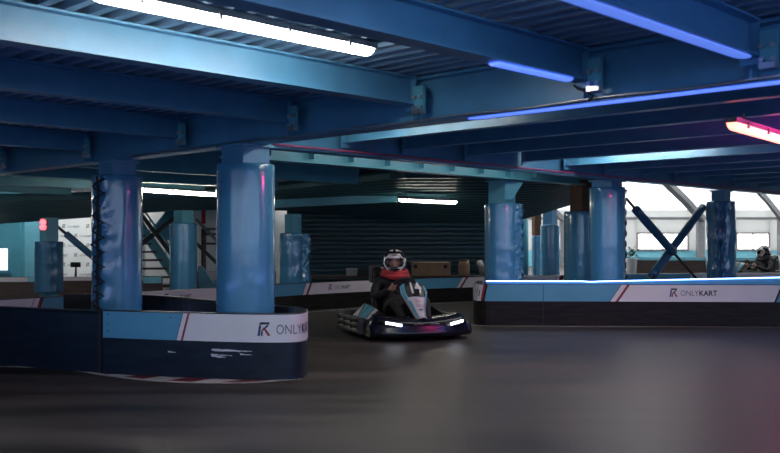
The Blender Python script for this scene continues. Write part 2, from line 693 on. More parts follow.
yb = [(-120, 231), (0, 224), (90, 217.5), (150, 212.5), (217, 209.5), (300, 211), (420, 222), (515, 222), (572, 205), (625, 186)]
yt = [(-120, 202), (0, 201), (130, 198), (217, 195), (300, 188), (400, 178), (480, 178), (572, 182), (625, 180)]
yy = [(-120, 19.3), (217, 18.6), (400, 15.5), (625, 16.5)]
rows = []
NR = 18
for i in range(NR * 4 + 1):
    f = i / (NR * 4)
    rib = .07 if i % 4 in (2, 3) else 0
    r = []
    for px in range(-120, 626, 15):
        Yt = lerp_tab(yy, px)
        Yb = 21.5
        a, b = at(px, lerp_tab(yt, px), Yt), at(px, lerp_tab(yb, px), Yb)
        p = a.lerp(b, f)
        p.z += rib
        r.append(p)
    rows.append(r)
m.grid(rows, smooth=False)
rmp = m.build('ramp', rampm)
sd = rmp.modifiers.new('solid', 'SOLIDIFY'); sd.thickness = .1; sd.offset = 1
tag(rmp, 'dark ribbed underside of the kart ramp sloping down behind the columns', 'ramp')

# ------------------------------------------------------------------ girders and joists
GZ = 2.21


def bolts(m, c, d, n=2, gap=.07, r=.014):
    for i in range(n):
        for sg in (-1, 1):
            m.tube([c + V((0, 0, (i - (n - 1) / 2) * gap)) + d.cross(V((0, 0, 1))) * .03 * sg, c + V((0, 0, (i - (n - 1) / 2) * gap)) + d.cross(V((0, 0, 1))) * .03 * sg - d * .03], r, 6)


t = thing('girder', 'main blue girder crossing from the laced column up to the right frame edge', 'girder', st(-8, 0, GZ))
m = MB(); m.ibeam(st(-9, 0, GZ), st(8, 0, GZ), .2, DZ - GZ - .002, .02, .016); m.build('beam', steel, t)
for s in (-5.42, -3.06, -1.03, .78, 2.32, 3.9, 5.05):
    m = MB()
    m.bar(st(s + .0, -.055, GZ + .022), st(s, -.055, DZ - .024), .012, .085, up=A)
    m.build('stiffener', steel, t)
t2 = thing('girder', 'blue girder running back from the smooth column to the tent hall', 'girder', st(-.08, 5, GZ))
m = MB(); m.ibeam(st(-.08, .12, GZ), st(-.08, 17, GZ), .2, DZ - GZ - .002, .02, .016); m.build('beam', steel, t2)

near = [(-5.42, 'blue ceiling joist meeting the main girder at the left frame edge'),
        (-3.06, 'blue ceiling joist meeting the main girder above the laced padded column'),
        (-1.03, 'blue ceiling joist meeting the girder between the laced and the smooth column'),
        (.78, 'blue ceiling joist meeting the girder just right of the smooth padded column'),
        (2.32, 'pale lit blue joist directly below the long white batten'),
        (3.9, 'blue ceiling joist carrying a short blue tube on its lower flange'),
        (5.05, 'blue ceiling joist with a blue glow added under its lower flange at upper right')]
for s, lab in near:
    t = thing('joist', lab, 'joist', st(s, -1, 2.35), 0, 'joists under the near deck')
    m = MB(); m.ibeam(st(s, -11, 2.352), st(s, -.121, 2.352), .15, .221); m.build('beam', steel, t)
    m = MB(); c = st(s, -.112, 2.44)
    m.bar(c - V((0, 0, .13)), c + V((0, 0, .12)), .12, .014, up=A)
    m.build('end_plate', steel, t)
    m = MB()
    s = s + .13
    c = st(s, -.15, 2.37)
    m.bar(c - V((0, 0, .07)), c + V((0, 0, .12)), .10, .03, up=A)
    lug = m.build('hanger_lug', steel_teal, t)
    for e in (-.032, .032):
        for dz_ in (-.05, .03):
            m = MB(); q_ = st(s + e, -.168, 2.37 + dz_)
            m.tube([q_, q_ - A * .022], .016, 6); m.build('bolt', galv, lug)
    m = MB(); m.box(st(s, -.16, 2.285), (.095, .06, .035), Matrix.Rotation(math.atan2(B.y, B.x), 3, 'Z')); m.build('lug_foot', galv, lug)

fars = [1.32, 2.28, 3.41, 4.6, 5.6, 6.7, 7.8, 8.9, 10.0, 11.2, 12.4]
ordw = ['first', 'second', 'third', 'fourth', 'fifth', 'sixth', 'seventh', 'eighth', 'ninth', 'tenth', 'eleventh']
for i, tt in enumerate(fars):
    t = thing('joist', 'dark blue joist under the far right deck, %s behind the main girder' % ordw[i], 'joist', st(4, tt, 2.33), 0, 'joists under the far right deck')
    m = MB(); m.ibeam(st(.03, tt, 2.33), st(10, tt, 2.33), .11, .243); m.build('beam', steel, t)
    m = MB(); c = st(.035, tt, 2.42)
    m.bar(c - V((0, 0, .14)), c + V((0, 0, .13)), .014, .15, up=A); m.build('end_plate', steel, t)

lefts = [(-3.6, 'blue joist behind the girder, brightly lit beside the rear tube'),
         (-5.7, 'blue joist behind the girder, seen left of the laced column head'),
         (-8.0, 'pale teal lit joist at far left under the rear deck'),
         (-10.4, 'teal joist at far left, next behind the palest lit one'),
         (-12.6, 'dim teal joist at far left, rearmost below the deck')]
for s, lab in lefts:
    t = thing('joist', lab, 'joist', st(s, 2, 2.16), 0, 'joists under the rear left deck')
    te_ = {-10.4: 3.4, -12.6: 1.8}.get(s, 5.0)
    m = MB(); m.ibeam(st(s, .12, 2.2), st(s, te_, 2.2), .14, .373); m.build('beam', steel_teal, t)

for (p_, q_, lab) in (((262, 204.5, 18.9), (397, 198, 17.7), 'pale teal lit cross beam left of the short tube above the driver'),
                      ((-70, 176, 16.6), (100, 185, 18.6), 'pale teal lit beam at far left behind the main girder'),
                      ((-70, 195, 20.0), (100, 199.5, 20.5), 'thin teal beam at far left low under the ramp, behind the lit one')):
    p_, q_ = at(*p_), at(*q_)
    m = MB(); m.ibeam(p_ - V((0, 0, .08)), q_ - V((0, 0, .08)), .12, .16)
    tag(m.build('joist', steel_teal), lab, 'joist', 'cross beams under the ramp')

# lit channel with cleats behind the second girder
t = thing('steel_channel', 'pale blue channel beam with small cleats running to the crumpled column', 'beam', st(-1.2, 4, GZ))
m = MB()
a, b = st(-1.2, .6, GZ), st(-1.2, 8.6, GZ)
m.bar(a + V((0, 0, .01)), b + V((0, 0, .01)), .2, .02)
m.bar(a + V((0, 0, .15)) , b + V((0, 0, .15)), .016, .26)
m.bar(a + V((0, 0, .29)), b + V((0, 0, .29)), .2, .02)
m.build('beam', steel_teal, t)
for i in range(9):
    tt = 1.2 + i * .66
    m = MB()
    c = st(-1.13, tt, GZ + .15)
    m.bar(c - A * .16 + V((0, 0, .01)), c + A * .16 + V((0, 0, .01)), .05, .04)
    m.bar(c - A * .02 - V((0, 0, .1)), c - A * .02 + V((0, 0, .0)), .012, .1, up=B)
    m.build('cleat', steel_teal, t)

# conduits and a hanging cable at the main girder
m = MB(); m.tube([st(s, -.13, GZ + .012 + .006 * math.sin(s * 5)) for s in [-2 + i * .25 for i in range(30)]], .008, 8)
tag(m.build('conduit', galv), 'thin grey conduit fixed along the lower flange of the main girder', 'conduit')
m = MB()
m.tube([st(3.86, -.14, 2.33), st(3.9, -.16, 2.30), st(3.98, -.17, 2.27), st(4.02, -.16, 2.235), st(3.98, -.15, 2.21)], .009, 8)
tag(m.build('cable', black), 'short black cable looping at a girder bolt on the right', 'cable')
m = MB()
m.tube([st(.05 + .012 * math.sin(i), .3 + i * .5, GZ + .03) for i in range(30)], .012, 8)
tag(m.build('cable', mat('pink_edge_light', (.35, .06, .16), .4)), 'thin pink strand put in as pink light along the second girder edge', 'cable')  # pink light on the girder edge, drawn as a coloured strand


# ------------------------------------------------------------------ lamps
def batten(label, a, b, em, w=.10, h=.055, housing=True, cat='light', up_to=None, name='batten_light', clips=4):
    a, b = V(a), V(b)
    d = (b - a).normalized()
    t = thing(name, label, cat, tuple((a + b) / 2))
    side = d.cross(V((0, 0, 1))).normalized()
    m = MB()
    rows = []
    L = (b - a).length
    fs = [0, .012, .03] + [.1 + .8 * i / 6 for i in range(7)] + [.97, .988, 1]
    for f in fs:
        e = 1.0
        if f < .03 or f > .97:
            e = .55 if f in (0, 1) else .85
        p = a.lerp(b, f)
        rows.append([p + side * math.cos(q) * w / 2 * e + V((0, 0, math.sin(q) * h * e)) for q in [PI + PI * j / 10 for j in range(11)]])
    vr = m.grid(rows)
    m.bm.faces.new(vr[0]); m.bm.faces.new(vr[-1][::-1])
    m.poly([rows[0][0], rows[0][-1], rows[-1][-1], rows[-1][0]])
    m.build('diffuser', em, t)
    if housing:
        m = MB(); m.bar(a - d * .01 + V((0, 0, .022)), b + d * .01 + V((0, 0, .022)), w * 1.04, .04); m.build('housing', grey_steel, t)
        for i in range(clips):
            p = a.lerp(b, (i + .5) / clips)
            for sg in (-1, 1):
                m = MB(); m.box(p + side * sg * w * .54 + V((0, 0, .0)), (.02, .02, .05), Matrix.Rotation(math.atan2(d.y, d.x), 3, 'Z')); m.build('clip', grey_steel, t)
    if up_to:
        for f in (.15, .85):
            p = a.lerp(b, f)
            m = MB(); m.bar(p + V((0, 0, .04)), V((p.x, p.y, up_to)), .015, .015)
            m.build('hanger', grey_steel, t)
    return t


lz = 2.53
batten('long white fluorescent batten glowing under the near deck', (-1.50, 4.60, lz), (-.125, 6.02, lz), em_white, .105, .045, up_to=2.6)
batten('white batten under the near deck beside the glowing flange, above the frame', st(4.78, -3.3, lz), st(4.78, -1.36, lz), glow('tube_cool_white', (.55, .72, 1), 7), .09, .05, up_to=2.6)
a, b = at(128, 187.5, 15.0), at(234, 194.5, 16.6)
batten('long white tube seen between the two front padded columns', a, b, em_far, .12, .06, up_to=a.z + .12)
a, b = at(399, 199.0, 17.0), at(456.5, 201.5, 17.5)
batten('short white tube glowing above the driver in front of the ramp', a, b, em_far, .09, .05, up_to=a.z + .1)
a = V((2.74, 7.36, 2.225)); b = V((4.1, 9.05, 2.225))
batten('glowing red tube hanging below the joists at the right edge', a, b, em_red, .10, .06, up_to=2.335)
a, b = st(3.9, -2.15, 2.345), st(3.9, -1.2, 2.345)
a, b = V((.55, 5.56, 2.338)), V((1.13, 6.14, 2.338))
off = (st(3.9, 0) - a); off = B * off.dot(B)
batten('short blue tube fixed below a near joist in the upper middle', V((a.x + off.x, a.y + off.y, 2.347)), V((b.x + off.x, b.y + off.y, 2.347)), em_blue, .085, .02, housing=False)
batten('added blue glow for the lit underside of the joist flange at upper right', st(5.05, -2.4, 2.348), st(5.05, -.16, 2.348), em_flange, .10, .008, housing=False, name='glow_strip')  # no lamp: the glow stands for blue light falling on the flange
sA = 2.85
batten('blue light strip along the lower flange of the main girder at right', st(sA, -.02, GZ - .002), st(7.5, -.02, GZ - .002), em_blue, .09, .012, housing=False, name='glow_strip')
batten('added white fill tube between the second girder and the pale channel beam', st(-.6, 1.3, 2.47), st(-.6, 6.2, 2.47), glow('fill_mid_white', (1, .95, .88), 5.5), .10, .055, up_to=2.57)  # unseen tube added to brighten the channel and the kart
batten('added white fill tube hidden right behind the main girder beside the smooth column', st(.4, .7, 2.52), st(1.9, .7, 2.52), em_far, .10, .055, up_to=2.57)  # hidden fill, put in so that the kart gets light from the front
batten('added white fill tube above the lit barrier, tucked between the far right joists', st(.5, 5.1, 2.52), st(2.0, 5.1, 2.52), em_white, .10, .055, up_to=2.57)  # added out of sight behind the joists to brighten the right columns
batten('added high white fill tube before the far left press wall', V((-10.2, 23.8, 4.6)), V((-7.2, 23.8, 4.6)), glow('fill_high_white', (1, .97, .92), 42), .3, .08, cat='light')  # unseen tube put in to whiten the press wall
batten('added high white fill tube above the stairs at the rear left', V((-6.2, 24.6, 4.6)), V((-3.4, 24.6, 4.6)), MATS['fill_high_white'], .3, .08, cat='light')  # second unseen fill for the rear left, hidden by the ramp
batten('added white fill tube under the rear left joists beyond the left frame edge', V((-9.3, 15.4, 2.02)), V((-7.9, 16.75, 2.02)), em_white, .10, .055, up_to=2.2)  # added out of view to light the ramp ribs
# fill lamps added outside the picture to light the near track
batten('added white fill batten under the near deck behind the camera on the left', st(2.8, -8.2, lz), st(2.8, -6.4, lz), em_white, .10, .055, up_to=2.6)
em_blue_fill = glow('fill_blue', (.13, .24, 1), 15)  # blue fill for the dark steel, from tubes added out of view
batten('added blue fill tube under the near deck right of the camera', st(7.4, -3.2, lz), st(7.4, -1.2, lz), em_blue_fill, .10, .055, up_to=2.6)
batten('added magenta fill tube under the far right deck beyond the right frame edge', V((3.72, 7.5, 2.225)), V((4.6, 8.6, 2.225)), glow('fill_magenta', (1, .04, .34), 60), .10, .06, up_to=2.335)  # added to tint the floor magenta at the right edge
batten('added blue fill tube under the far right deck beyond the right frame edge', V((5.6, 7.2, 2.2)), V((6.6, 8.3, 2.2)), em_blue_fill, .10, .055, up_to=2.335)


# ------------------------------------------------------------------ padded columns
def column(label, x, y, r, z0, z1, ztop, pole_r, seam=None, crumple=.012, pm=None, vm=None, square=True, lace=False, z_pole=0., seed=0, head=True, rot=PI / 4 + .05, flap=0., facet=0., gusset=False):
    pm = pm or steel
    vm = vm or vinyl
    t = thing('padded_column', label, 'column', (x, y, 0), 0, 'padded columns')
    m = MB()
    if square:
        m.box((x, y, (z_pole + ztop) / 2), (pole_r * 2, pole_r * 2, ztop - z_pole), Matrix.Rotation(rot, 3, 'Z'))
    else:
        m.tube([(x, y, z_pole), (x, y, ztop)], pole_r, 20)
    m.build('pole', pm, t)
    if head:
        m = MB(); m.box((x, y, ztop - .012), (pole_r * 2.5, pole_r * 2.5, .022), Matrix.Rotation(rot, 3, 'Z')); m.build('head_plate', pm, t)
    m = MB()
    nz_, na = 34, 56

    def rad(r_, q, z):
        p = V((math.cos(q) * 1.3, math.sin(q) * 1.3, z * 1.6 + seed * 7.3))
        k = 1 + crumple * noise.noise(p * 1.4) + crumple * .6 * noise.noise(V((q * .7, z * 9, seed)))
        if seam is not None:
            dq = abs((q - seam + PI) % (2 * PI) - PI)
            wgt = math.exp(-(dq / .38) ** 2)
            k += wgt * (.16 * noise.noise(V((q * 5, z * 7, seed * 3.1))) + .035 * math.sin(z * 21 + seed) + .03)
            k -= .13 * math.exp(-(dq / .09) ** 2)
        if facet:
            k += facet * noise.noise(V((q * 3.2, z * 4.5, seed))) + facet * .7 * abs(noise.noise(V((q * 6, z * 8, seed + 4.))))
        return r_ * k
    prof = [(r * .8, z0 + .004), (r * .97, z0)] + [(r, z0 + .012 + (z1 - z0 - .03) * i / nz_) for i in range(nz_ + 1)] + [(r * .97, z1), (pole_r * 1.1, z1 + .004)]
    m.lathe(prof, na, (x, y, 0), radial=rad)
    m.build('pad', vm, t)
    if gusset:
        m = MB()
        g0 = V((x, y, 0)) - V((-.02, .22, 0))
        m.prism([g0 + V((.0, 0, ztop - .03)), g0 + V((.30, .12, ztop - .03)), g0 + V((.12, .05, ztop - .30)), g0 + V((.0, 0, ztop - .30))], V((0, .02, 0)))
        m.build('gusset', pm, t)
    if flap and seam is not None:
        for sd_ in (-1, 1):
            m = MB()
            rows = []
            rg = random.Random(seed * 11 + sd_)
            n = int((z1 - z0) / .055)
            for i in range(n + 1):
                z = z0 + .03 + (z1 - z0 - .05) * i / n
                row = []
                for j in range(6):
                    f = j / 5
                    q = seam + sd_ * (.05 + .32 * (1 - f))
                    rr = r * (1.0 + .02 * (1 - f)) + flap * f * (.75 + .5 * rg.random()) + rg.uniform(-.022, .022) * (f > 0)
                    row.append(V((x + rr * math.cos(q), y + rr * math.sin(q), z + rg.uniform(-.012, .012))))
                rows.append(row)
            m.grid(rows, smooth=False)
            fl_ = m.build('seam_flap', vm, t)
            so_ = fl_.modifiers.new('solid', 'SOLIDIFY'); so_.thickness = .006
    if lace and seam is not None:
        m = MB()
        pts = []
        n = int((z1 - z0) / .085)
        for i in range(n + 1):
            q = seam + (.36 if i % 2 else -.30)
            z = z0 + .05 + (z1 - z0 - .1) * i / n
            rr = rad(r, q, z) + .012
            pts.append(V((x + rr * math.cos(q), y + rr * math.sin(q), z)))
            qm = seam
            if i < n:
                zm = z + (z1 - z0 - .1) / n / 2
                rm = r * 1.03 + .014
                pts.append(V((x + rm * math.cos(qm), y + rm * math.sin(qm), zm)))
        m.tube(pts, .013, 6)
        m.tube([V((x + (r * .95 + .012) * math.cos(seam + .03 * math.sin(i)), y + (r * 1.02 + .012) * math.sin(seam + .03 * math.sin(i)), z0 + .3 + (z1 - z0 - .32) * i / 30)) for i in range(31)], .016, 6)
        m.build('lace', cordm, t)
    elif seam is None:
        m = MB()
        for dz in (.35, .62):
            z = z0 + (z1 - z0) * dz * .5
            m.tube([V((x + (r * 1.012) * math.cos(q), y + (r * 1.012) * math.sin(q), z - .05 * math.sin((q + 2.2) * 2.0))) for q in [-2.9 + i * .06 for i in range(12)]], .004, 5)
        m.build('crease', vinyl_dark, t)
    return t


cx_l2 = O
column('smooth glossy blue padded column nearest the camera beside the barrier end', O.x, O.y, .285, 0, 2.02, GZ - .002, .165, None, .006, seed=1)
column('front blue padded column with black zigzag lacing, left of the smooth one', -3.2, 10.73, .285, 0, 2.03, GZ - .002, .15, -2.12, .018, lace=True, seed=2, facet=.02)
column('padded column with crumpled seam standing at the left end of the lit barrier', at(502, 0, 14.35).x, 14.35, .275, 0, 1.85, GZ - .002, .15, -.55, .02, seed=3, pm=steel_teal, flap=.07, gusset=True)
column('tall smooth padded column with lace on its right, beside the crossed struts', at(607, 0, 14.3).x, 14.3, .275, 0, 2.1, GZ - .002, .17, .05, .010, seed=4, lace=True)
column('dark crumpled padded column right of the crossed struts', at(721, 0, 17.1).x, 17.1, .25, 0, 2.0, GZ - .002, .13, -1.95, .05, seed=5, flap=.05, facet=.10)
column('padded brown timber post half hidden behind the tall smooth column', at(583, 0, 15.6).x, 15.6, .32, 0, 1.76, 2.3, .155, None, .006, pm=rust, seed=6, head=False, rot=.5)
column('slim far padded column seen between the crumpled column and the brown post', at(550, 0, 23).x, 23, .24, 0, 1.66, 2.35, .13, None, .008, seed=7, head=False)
column('small far padded post wrapped in blue tarp left of the slim far column', at(536.5, 0, 26).x, 26, .13, 0, 1.4, 2.4, .10, 1., .05, pm=rust, seed=8, head=False, rot=.3)
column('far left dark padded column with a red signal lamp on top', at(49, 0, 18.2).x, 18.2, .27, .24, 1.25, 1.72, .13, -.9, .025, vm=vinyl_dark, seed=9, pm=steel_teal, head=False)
column('padded column in front of the teal stairs between both front columns', at(183.5, 0, 18.6).x, 18.6, .275, 0, 1.62, 1.88, .14, None, .014, seed=10, head=False, pm=steel_teal)
column('padded column with ragged seam right beside the smooth front column, before the ribbed wall', at(293, 0, 18.6).x, 18.6, .27, 0, 1.42, 1.8, .12, -.4, .02, seed=11, flap=.11, facet=.04, head=False, pm=steel_teal)
m = MB(); p = at(524, 0, 24); m.tube([(p.x, p.y, 0), (p.x, p.y, 2.2)], .12, 16)
tag(m.build('post', steel_teal), 'bare pale blue post right of the crumpled padded column', 'post')
# signal lamp on the far left column
p = at(43, 225, 17.85)
t = thing('signal_lamp', 'red glowing signal lamp on the far left dark column', 'lamp', tuple(p))
m = MB(); m.lathe([(0, -.10), (.05, -.09), (.065, -.02), (.04, .0), (.06, .04), (.05, .1), (0, .12)], 14, p); m.build('lens', em_sign, t)
m = MB(); m.box(p + V((0, .09, 0)), (.08, .06, .2)); m.build('bracket', black, t)

# crossed padded struts between the tall and the dark column
P0, P1 = V((at(607, 0, 14.3).x, 14.3)), V((at(721, 0, 17.1).x, 17.1))


def on_plane(px, py):
    k = (px - CX) / F
    d = P1 - P0
    # P0.x + w d.x = k (P0.y + w d.y)
    w_ = (k * P0.y - P0.x) / (d.x - k * d.y)
    Y = P0.y + w_ * d.y
    return at(px, py, Y)


def strut(label, a, b, f0, f1, dy):
    a, b = on_plane(*a) + V((0, dy, 0)), on_plane(*b) + V((0, dy, 0))
    t = thing('brace_strut', label, 'brace', tuple(b), 0, 'crossed brace struts')
    m = MB(); m.tube([a, b], .022, 10); m.build('rod', dark_frame, t)
    m = MB()
    n = 14
    pts = [a.lerp(b, f0 + (f1 - f0) * i / n) for i in range(n + 1)]
    m.tube(pts, [.072 + .01 * noise.noise(V((i * .8, dy * 30, 2))) for i in range(n + 1)], 14)
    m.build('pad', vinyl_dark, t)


strut('dark padded strut falling from the tall column to the lower right', (625, 199), (696, 280), .12, .63, -.09)
strut('dark padded strut rising from the lower left towards the dark column', (650, 281), (706, 205), .06, .97, .09)
a, b = on_plane(672, 252), on_plane(692, 275)

# brace from the far left column
t = thing('brace_strut', 'thin dark padded strut slanting down from the far left column', 'brace', tuple(at(94, 258, 18.2)))
a, b = at(52, 222, 18.2), at(97, 260, 18.6)
m = MB(); m.tube([a, b], .03, 8); m.build('rod', dark_frame, t)
m = MB(); m.tube([a.lerp(b, .3), b], .07, 10); m.build('pad', vinyl_dark, t)


# ------------------------------------------------------------------ barriers
def barrier(label, path, u0, u1, z1, th=.11, bm_=None, z0=0.):
    p = path.pt((u0 + u1) / 2, 0)
    t = thing('track_barrier', label, 'barrier', tuple(p), 0, 'track barriers')
    m = MB(); path.wall(m, u0, u1, z0, z1, th); m.build('body', bm_ or plastic, t)
    return t


def stripes(m, path, u, z0, z1, off, sl, wmat=1, rmat=2, w1=.08, w2=.035):
    path.skin(m, u, u + w1, z0, z1, off, wmat, sl, sl)
    path.skin(m, u + w1 + .005, u + w1 + w2, z0, z1, off + .001, rmat, sl, sl)


# left island barrier
LP = Path([(-5.6, 10.16), (-4, 9.36), (-2.79, 8.79), (-2.1, 8.56), (-1.36, 8.37), (-1.08, 8.345), (-.87, 8.36), (-.79, 8.50), (-.79, 8.8), (-.83, 9.15), (-1.05, 9.5), (-1.9, 10.3), (-2.6, 11.2), (-3.4, 11.6), (-4.1, 11.6)], 3)
u_end = LP.len
us = LP.u_of(102.5, 0, LP.len * .55)
u_tip = LP.u_of(305, us, LP.len * .6)
t = barrier('dark navy barrier section without banner at the left frame edge', LP, 0, us - .006, .595, bm_=plastic_navy)
m = MB(); LP.skin(m, us - .05, us - .012, .0, .59, .006, 0); m.build('joint_strip', black, t)
t = barrier('nearest curved barrier end with white and blue banner under the padded columns', LP, us + .002, LP.u_of(306, us, LP.len * .6) + .75, .605, bm_=plastic_navy)
m = MB()
zb0, zb1 = .345, .598
ub = LP.u_of(176, us, LP.len * .6)
LP.skin(m, us + .01, ub, zb0, zb1, .004, 0, 0, .07)
stripes(m, LP, ub + .008, zb0, zb1, .004, .07, 1, 2, .042, .022)
LP.skin(m, ub + .074, u_tip + .55, zb0, zb1, .004, 1, .07, 0)
m.build('banner', [ban_blue, ban_white, ban_red], t)
m = MB()
ul = LP.u_of(257.5, us, LP.len * .6)
brand(m, lambda x, y: LP.pt(ul + x, .42 + y, .0075), 0, 0, .125, .055, .50, .088)
m.build('lettering', BRAND, t)
m = MB()
for px, z, d in ((108, .56, .014), (108, .40, .014), (170, .55, .012), (107, .47, .01)):
    u = LP.u_of(px, us, LP.len * .6)
    LP.skin(m, u, u + d, z, z + d, .006, 0)
m.build('rivet', ink, t)
m = MB()
rng = random.Random(3)
for z, a, b in ((.268, 212, 238), (.262, 212, 252), (.256, 214, 247), (.205, 212, 224), (.198, 216, 226), (.217, 211, 232), (.228, 240, 252), (.23, 168, 176)):
    u0, u1 = LP.u_of(a, us, LP.len * .6), LP.u_of(b, us, LP.len * .6)
    k = 10
    for i in range(k):
        f = i / k
        hgt = .010 * (1 - f) * rng.uniform(.5, 1.3) + .002
        LP.skin(m, u0 + (u1 - u0) * f, u0 + (u1 - u0) * (f + 1 / k), z + rng.uniform(-.002, .002), z + hgt, .003, 0)
m.build('scuff', scuff, t)
ub2 = LP.u_of(306, us, LP.len * .6) + .76
t = barrier('plain black rear side of the curved island barrier behind the front columns', LP, ub2, u_end, .60)

m = MB(); m.tube([LP.pt(u, .30, -.125) for u in LP.samples(ub2 + .1, u_end - .1)], .012, 8); m.build('light_line', em_led, t)
# lit barrier on the right
RP = Path([(1.40, 14.9), (1.30, 14.3), (1.27, 13.92), (1.34, 13.74), (1.6, 13.68), (3.4, 13.62), (6.5, 13.42), (9.5, 13.25)], 2)
uj = RP.u_of(543.5, 1.2)
t = barrier('long black barrier with a blue light line in front of the right columns', RP, 0, RP.len, .62)
m = MB()
z0, z1 = .365, .612
u0 = RP.u_of(484.5, 1.0)
RP.skin(m, .1, u0 - .16, z0, z1, .004, 1, 0, .05)
stripes(m, RP, u0 - .145, z0, z1, .004, .05)
RP.skin(m, u0, uj - .004, z0, z1, .004, 0, .05, 0)
u1 = RP.u_of(609, uj)
RP.skin(m, uj + .004, u1, z0, z1, .004, 0, 0, .17)
stripes(m, RP, u1 + .012, z0, z1, .004, .17)
u2 = RP.u_of(774, u1)
RP.skin(m, u1 + .135, u2, z0, z1, .004, 1, .17, .10)
stripes(m, RP, u2 + .03, z0, z1, .004, .10, 0, 2)
RP.skin(m, u2 + .18, RP.len - .05, z0, z1, .004, 0, .10, 0)
m.build('banner', [ban_blue, ban_white, ban_red], t)
m = MB()
ul = RP.u_of(669.5, u1)
brand(m, lambda x, y: RP.pt(ul + x, .452 + y, .0075), 0, 0, .125, .045, .53, .082)
m.build('lettering', BRAND, t)
m = MB()
RP.skin(m, uj - .003, uj + .003, .02, .61, .003, 0)
m.build('joint_strip', ink, t)
# rail and light line
m = MB()
m2 = MB()
rowsA, ptsL = [], []
uu = RP.samples(u0 + .02, RP.len, .1)
for u in uu:
    p, n = RP.at(u)
    px = CX + p.x / p.y * F
    zl = .664 if px < 590 else (.656 if px < 594 else .66 + (px - 594) / 186 * .068)
    rowsA.append([RP.pt(u, .615, -.035), RP.pt(u, zl + .004, -.035), RP.pt(u, zl + .004, -.06), RP.pt(u, .615, -.06)])
    ptsL.append(RP.pt(u, zl, -.026))
vr = m.grid(rowsA, smooth=False, closed=True)
m.bm.faces.new(vr[0]); m.bm.faces.new(vr[-1][::-1])
m.build('rail', ban_blue, t)
m2.tube(ptsL, .008, 8)
m2.build('light_line', em_led, t)

# barriers added out of view beside the camera, their light lines as blue fill
em_led_fill = glow('led_blue_fill', (.18, .30, 1), 16)
for pts, lab in (([(2.6, -3), (3.6, 1.5), (4.7, 7.4), (6.2, 9.6)], 'black barrier added with blue fill line right of the camera'),
                 ([(-6.2, 7.6), (-4.3, 5.0), (-3.2, 1.0), (-2.6, -3)], 'black barrier added with blue fill line left of the camera')):
    q_ = Path(pts, 2)
    t = barrier(lab, q_, 0, q_.len, .62)
    m = MB(); m.tube([q_.pt(u, .66, -.05) for u in q_.samples(0, q_.len, .3)], .013, 8); m.build('light_line', em_led_fill, t)
    m = MB(); q_.skin(m, .02, q_.len - .02, .365, .612, .004, 0); m.build('banner', ban_white, t)

# far barrier behind the kart
FP = Path([(-6.3, 11.0), (-5.07, 11.9), (-4.33, 13.05), (-3.70, 13.75), (-2.82, 14.9), (-1.63, 16.6), (.1, 18.2), (1.69, 19.3), (3.79, 20.4), (6, 21.3), (12, 22.4)], 2)
t = barrier('far white and blue banner barrier crossing behind the kart', FP, 0, FP.len, .50)
m = MB()
z0, z1 = .285, .494


def fu(px):
    return FP.u_of(px)


e = [(-60, 29, 1), (31, 119, 0), (121, 302, 1), (306, 306, 0)]
FP.skin(m, fu(-40), fu(28), z0, z1, .004, 1, 0, .08)
stripes(m, FP, fu(28) + .012, z0, z1, .004, .08)
FP.skin(m, fu(28) + .15, fu(122), z0, z1, .004, 0, .08, 0)
FP.skin(m, fu(122) + .01, fu(268), z0, z1, .004, 1, 0, 0)
FP.skin(m, fu(268) + .01, fu(302), z0, z1, .004, 0, 0, .10)
stripes(m, FP, fu(302) + .012, z0, z1, .004, .10)
FP.skin(m, fu(302) + .15, fu(386), z0, z1, .004, 1, .10, 0)
FP.skin(m, fu(386) + .01, fu(456), z0, z1, .004, 0, 0, .16)
stripes(m, FP, fu(456) + .012, z0, z1, .004, .16)
FP.skin(m, fu(456) + .15, fu(553), z0, z1, .004, 1, .16, .1)
stripes(m, FP, fu(553) + .012, z0, z1, .004, .1)
stripes(m, FP, fu(553) + .2, z0, z1, .004, .1)
FP.skin(m, fu(553) + .4, fu(690), z0, z1, .004, 0, .1, 0)
FP.skin(m, fu(690) + .01, FP.len - .05, z0, z1, .004, 1)
m.build('banner', [ban_blue, ban_white, ban_red], t)
m = MB()
for px in (163, 328):
    ul = fu(px)
    brand(m, lambda x, y: FP.pt(ul + x, .36 + y, .0075), 0, 0, .105, .04, .40, .065)
m.build('lettering', BRAND, t)

# rear barriers
QP = Path([(-9.6, 19.1), (-4.86, 19.5)])
t = barrier('rear barrier with white rim behind the far left dark column', QP, 0, QP.len, .50, bm_=brown)
m = MB(); QP.skin(m, .02, QP.u_of(28), .40, .496, .004, 0); QP.skin(m, QP.u_of(28) + .01, QP.u_of(36), .40, .496, .004, 1); QP.skin(m, QP.u_of(36) + .01, QP.u_of(143), .42, .496, .004, 0); QP.skin(m, QP.u_of(143) + .01, QP.len - .01, .36, .496, .004, 1); m.build('banner', [ban_white, cyan_paint], t)
QP2 = Path([(at(197, 0, 22).x, 22), (at(276, 0, 22.2).x, 22.2)])
t = barrier('short rear barrier with cyan and white panel right of the stairs', QP2, 0, QP2.len, .52, bm_=brown)
m = MB(); QP2.skin(m, .05, QP2.len - .02, .30, .515, .004, 0); QP2.skin(m, .05, QP2.len - .02, .22, .295, .004, 1); m.build('banner', [ban_white, cyan_paint], t)
SP = Path([(at(612, 0, 26.5).x, 26.5), (at(830, 0, 25.2).x, 25.2)])
t = barrier('distant brown barrier with a pale rim below the tent windows', SP, 0, SP.len, .78, bm_=brown)
m = MB(); SP.skin(m, .02, SP.len - .02, .70, .775, .004, 0); m.build('rim', cyan_paint, t)
SP2 = Path([(at(640, 0, 34).x, 34), (at(800, 0, 34).x, 34)])
t = barrier('farthest low pale barrier under the tent windows', SP2, 0, SP2.len, .52, bm_=white_paint)

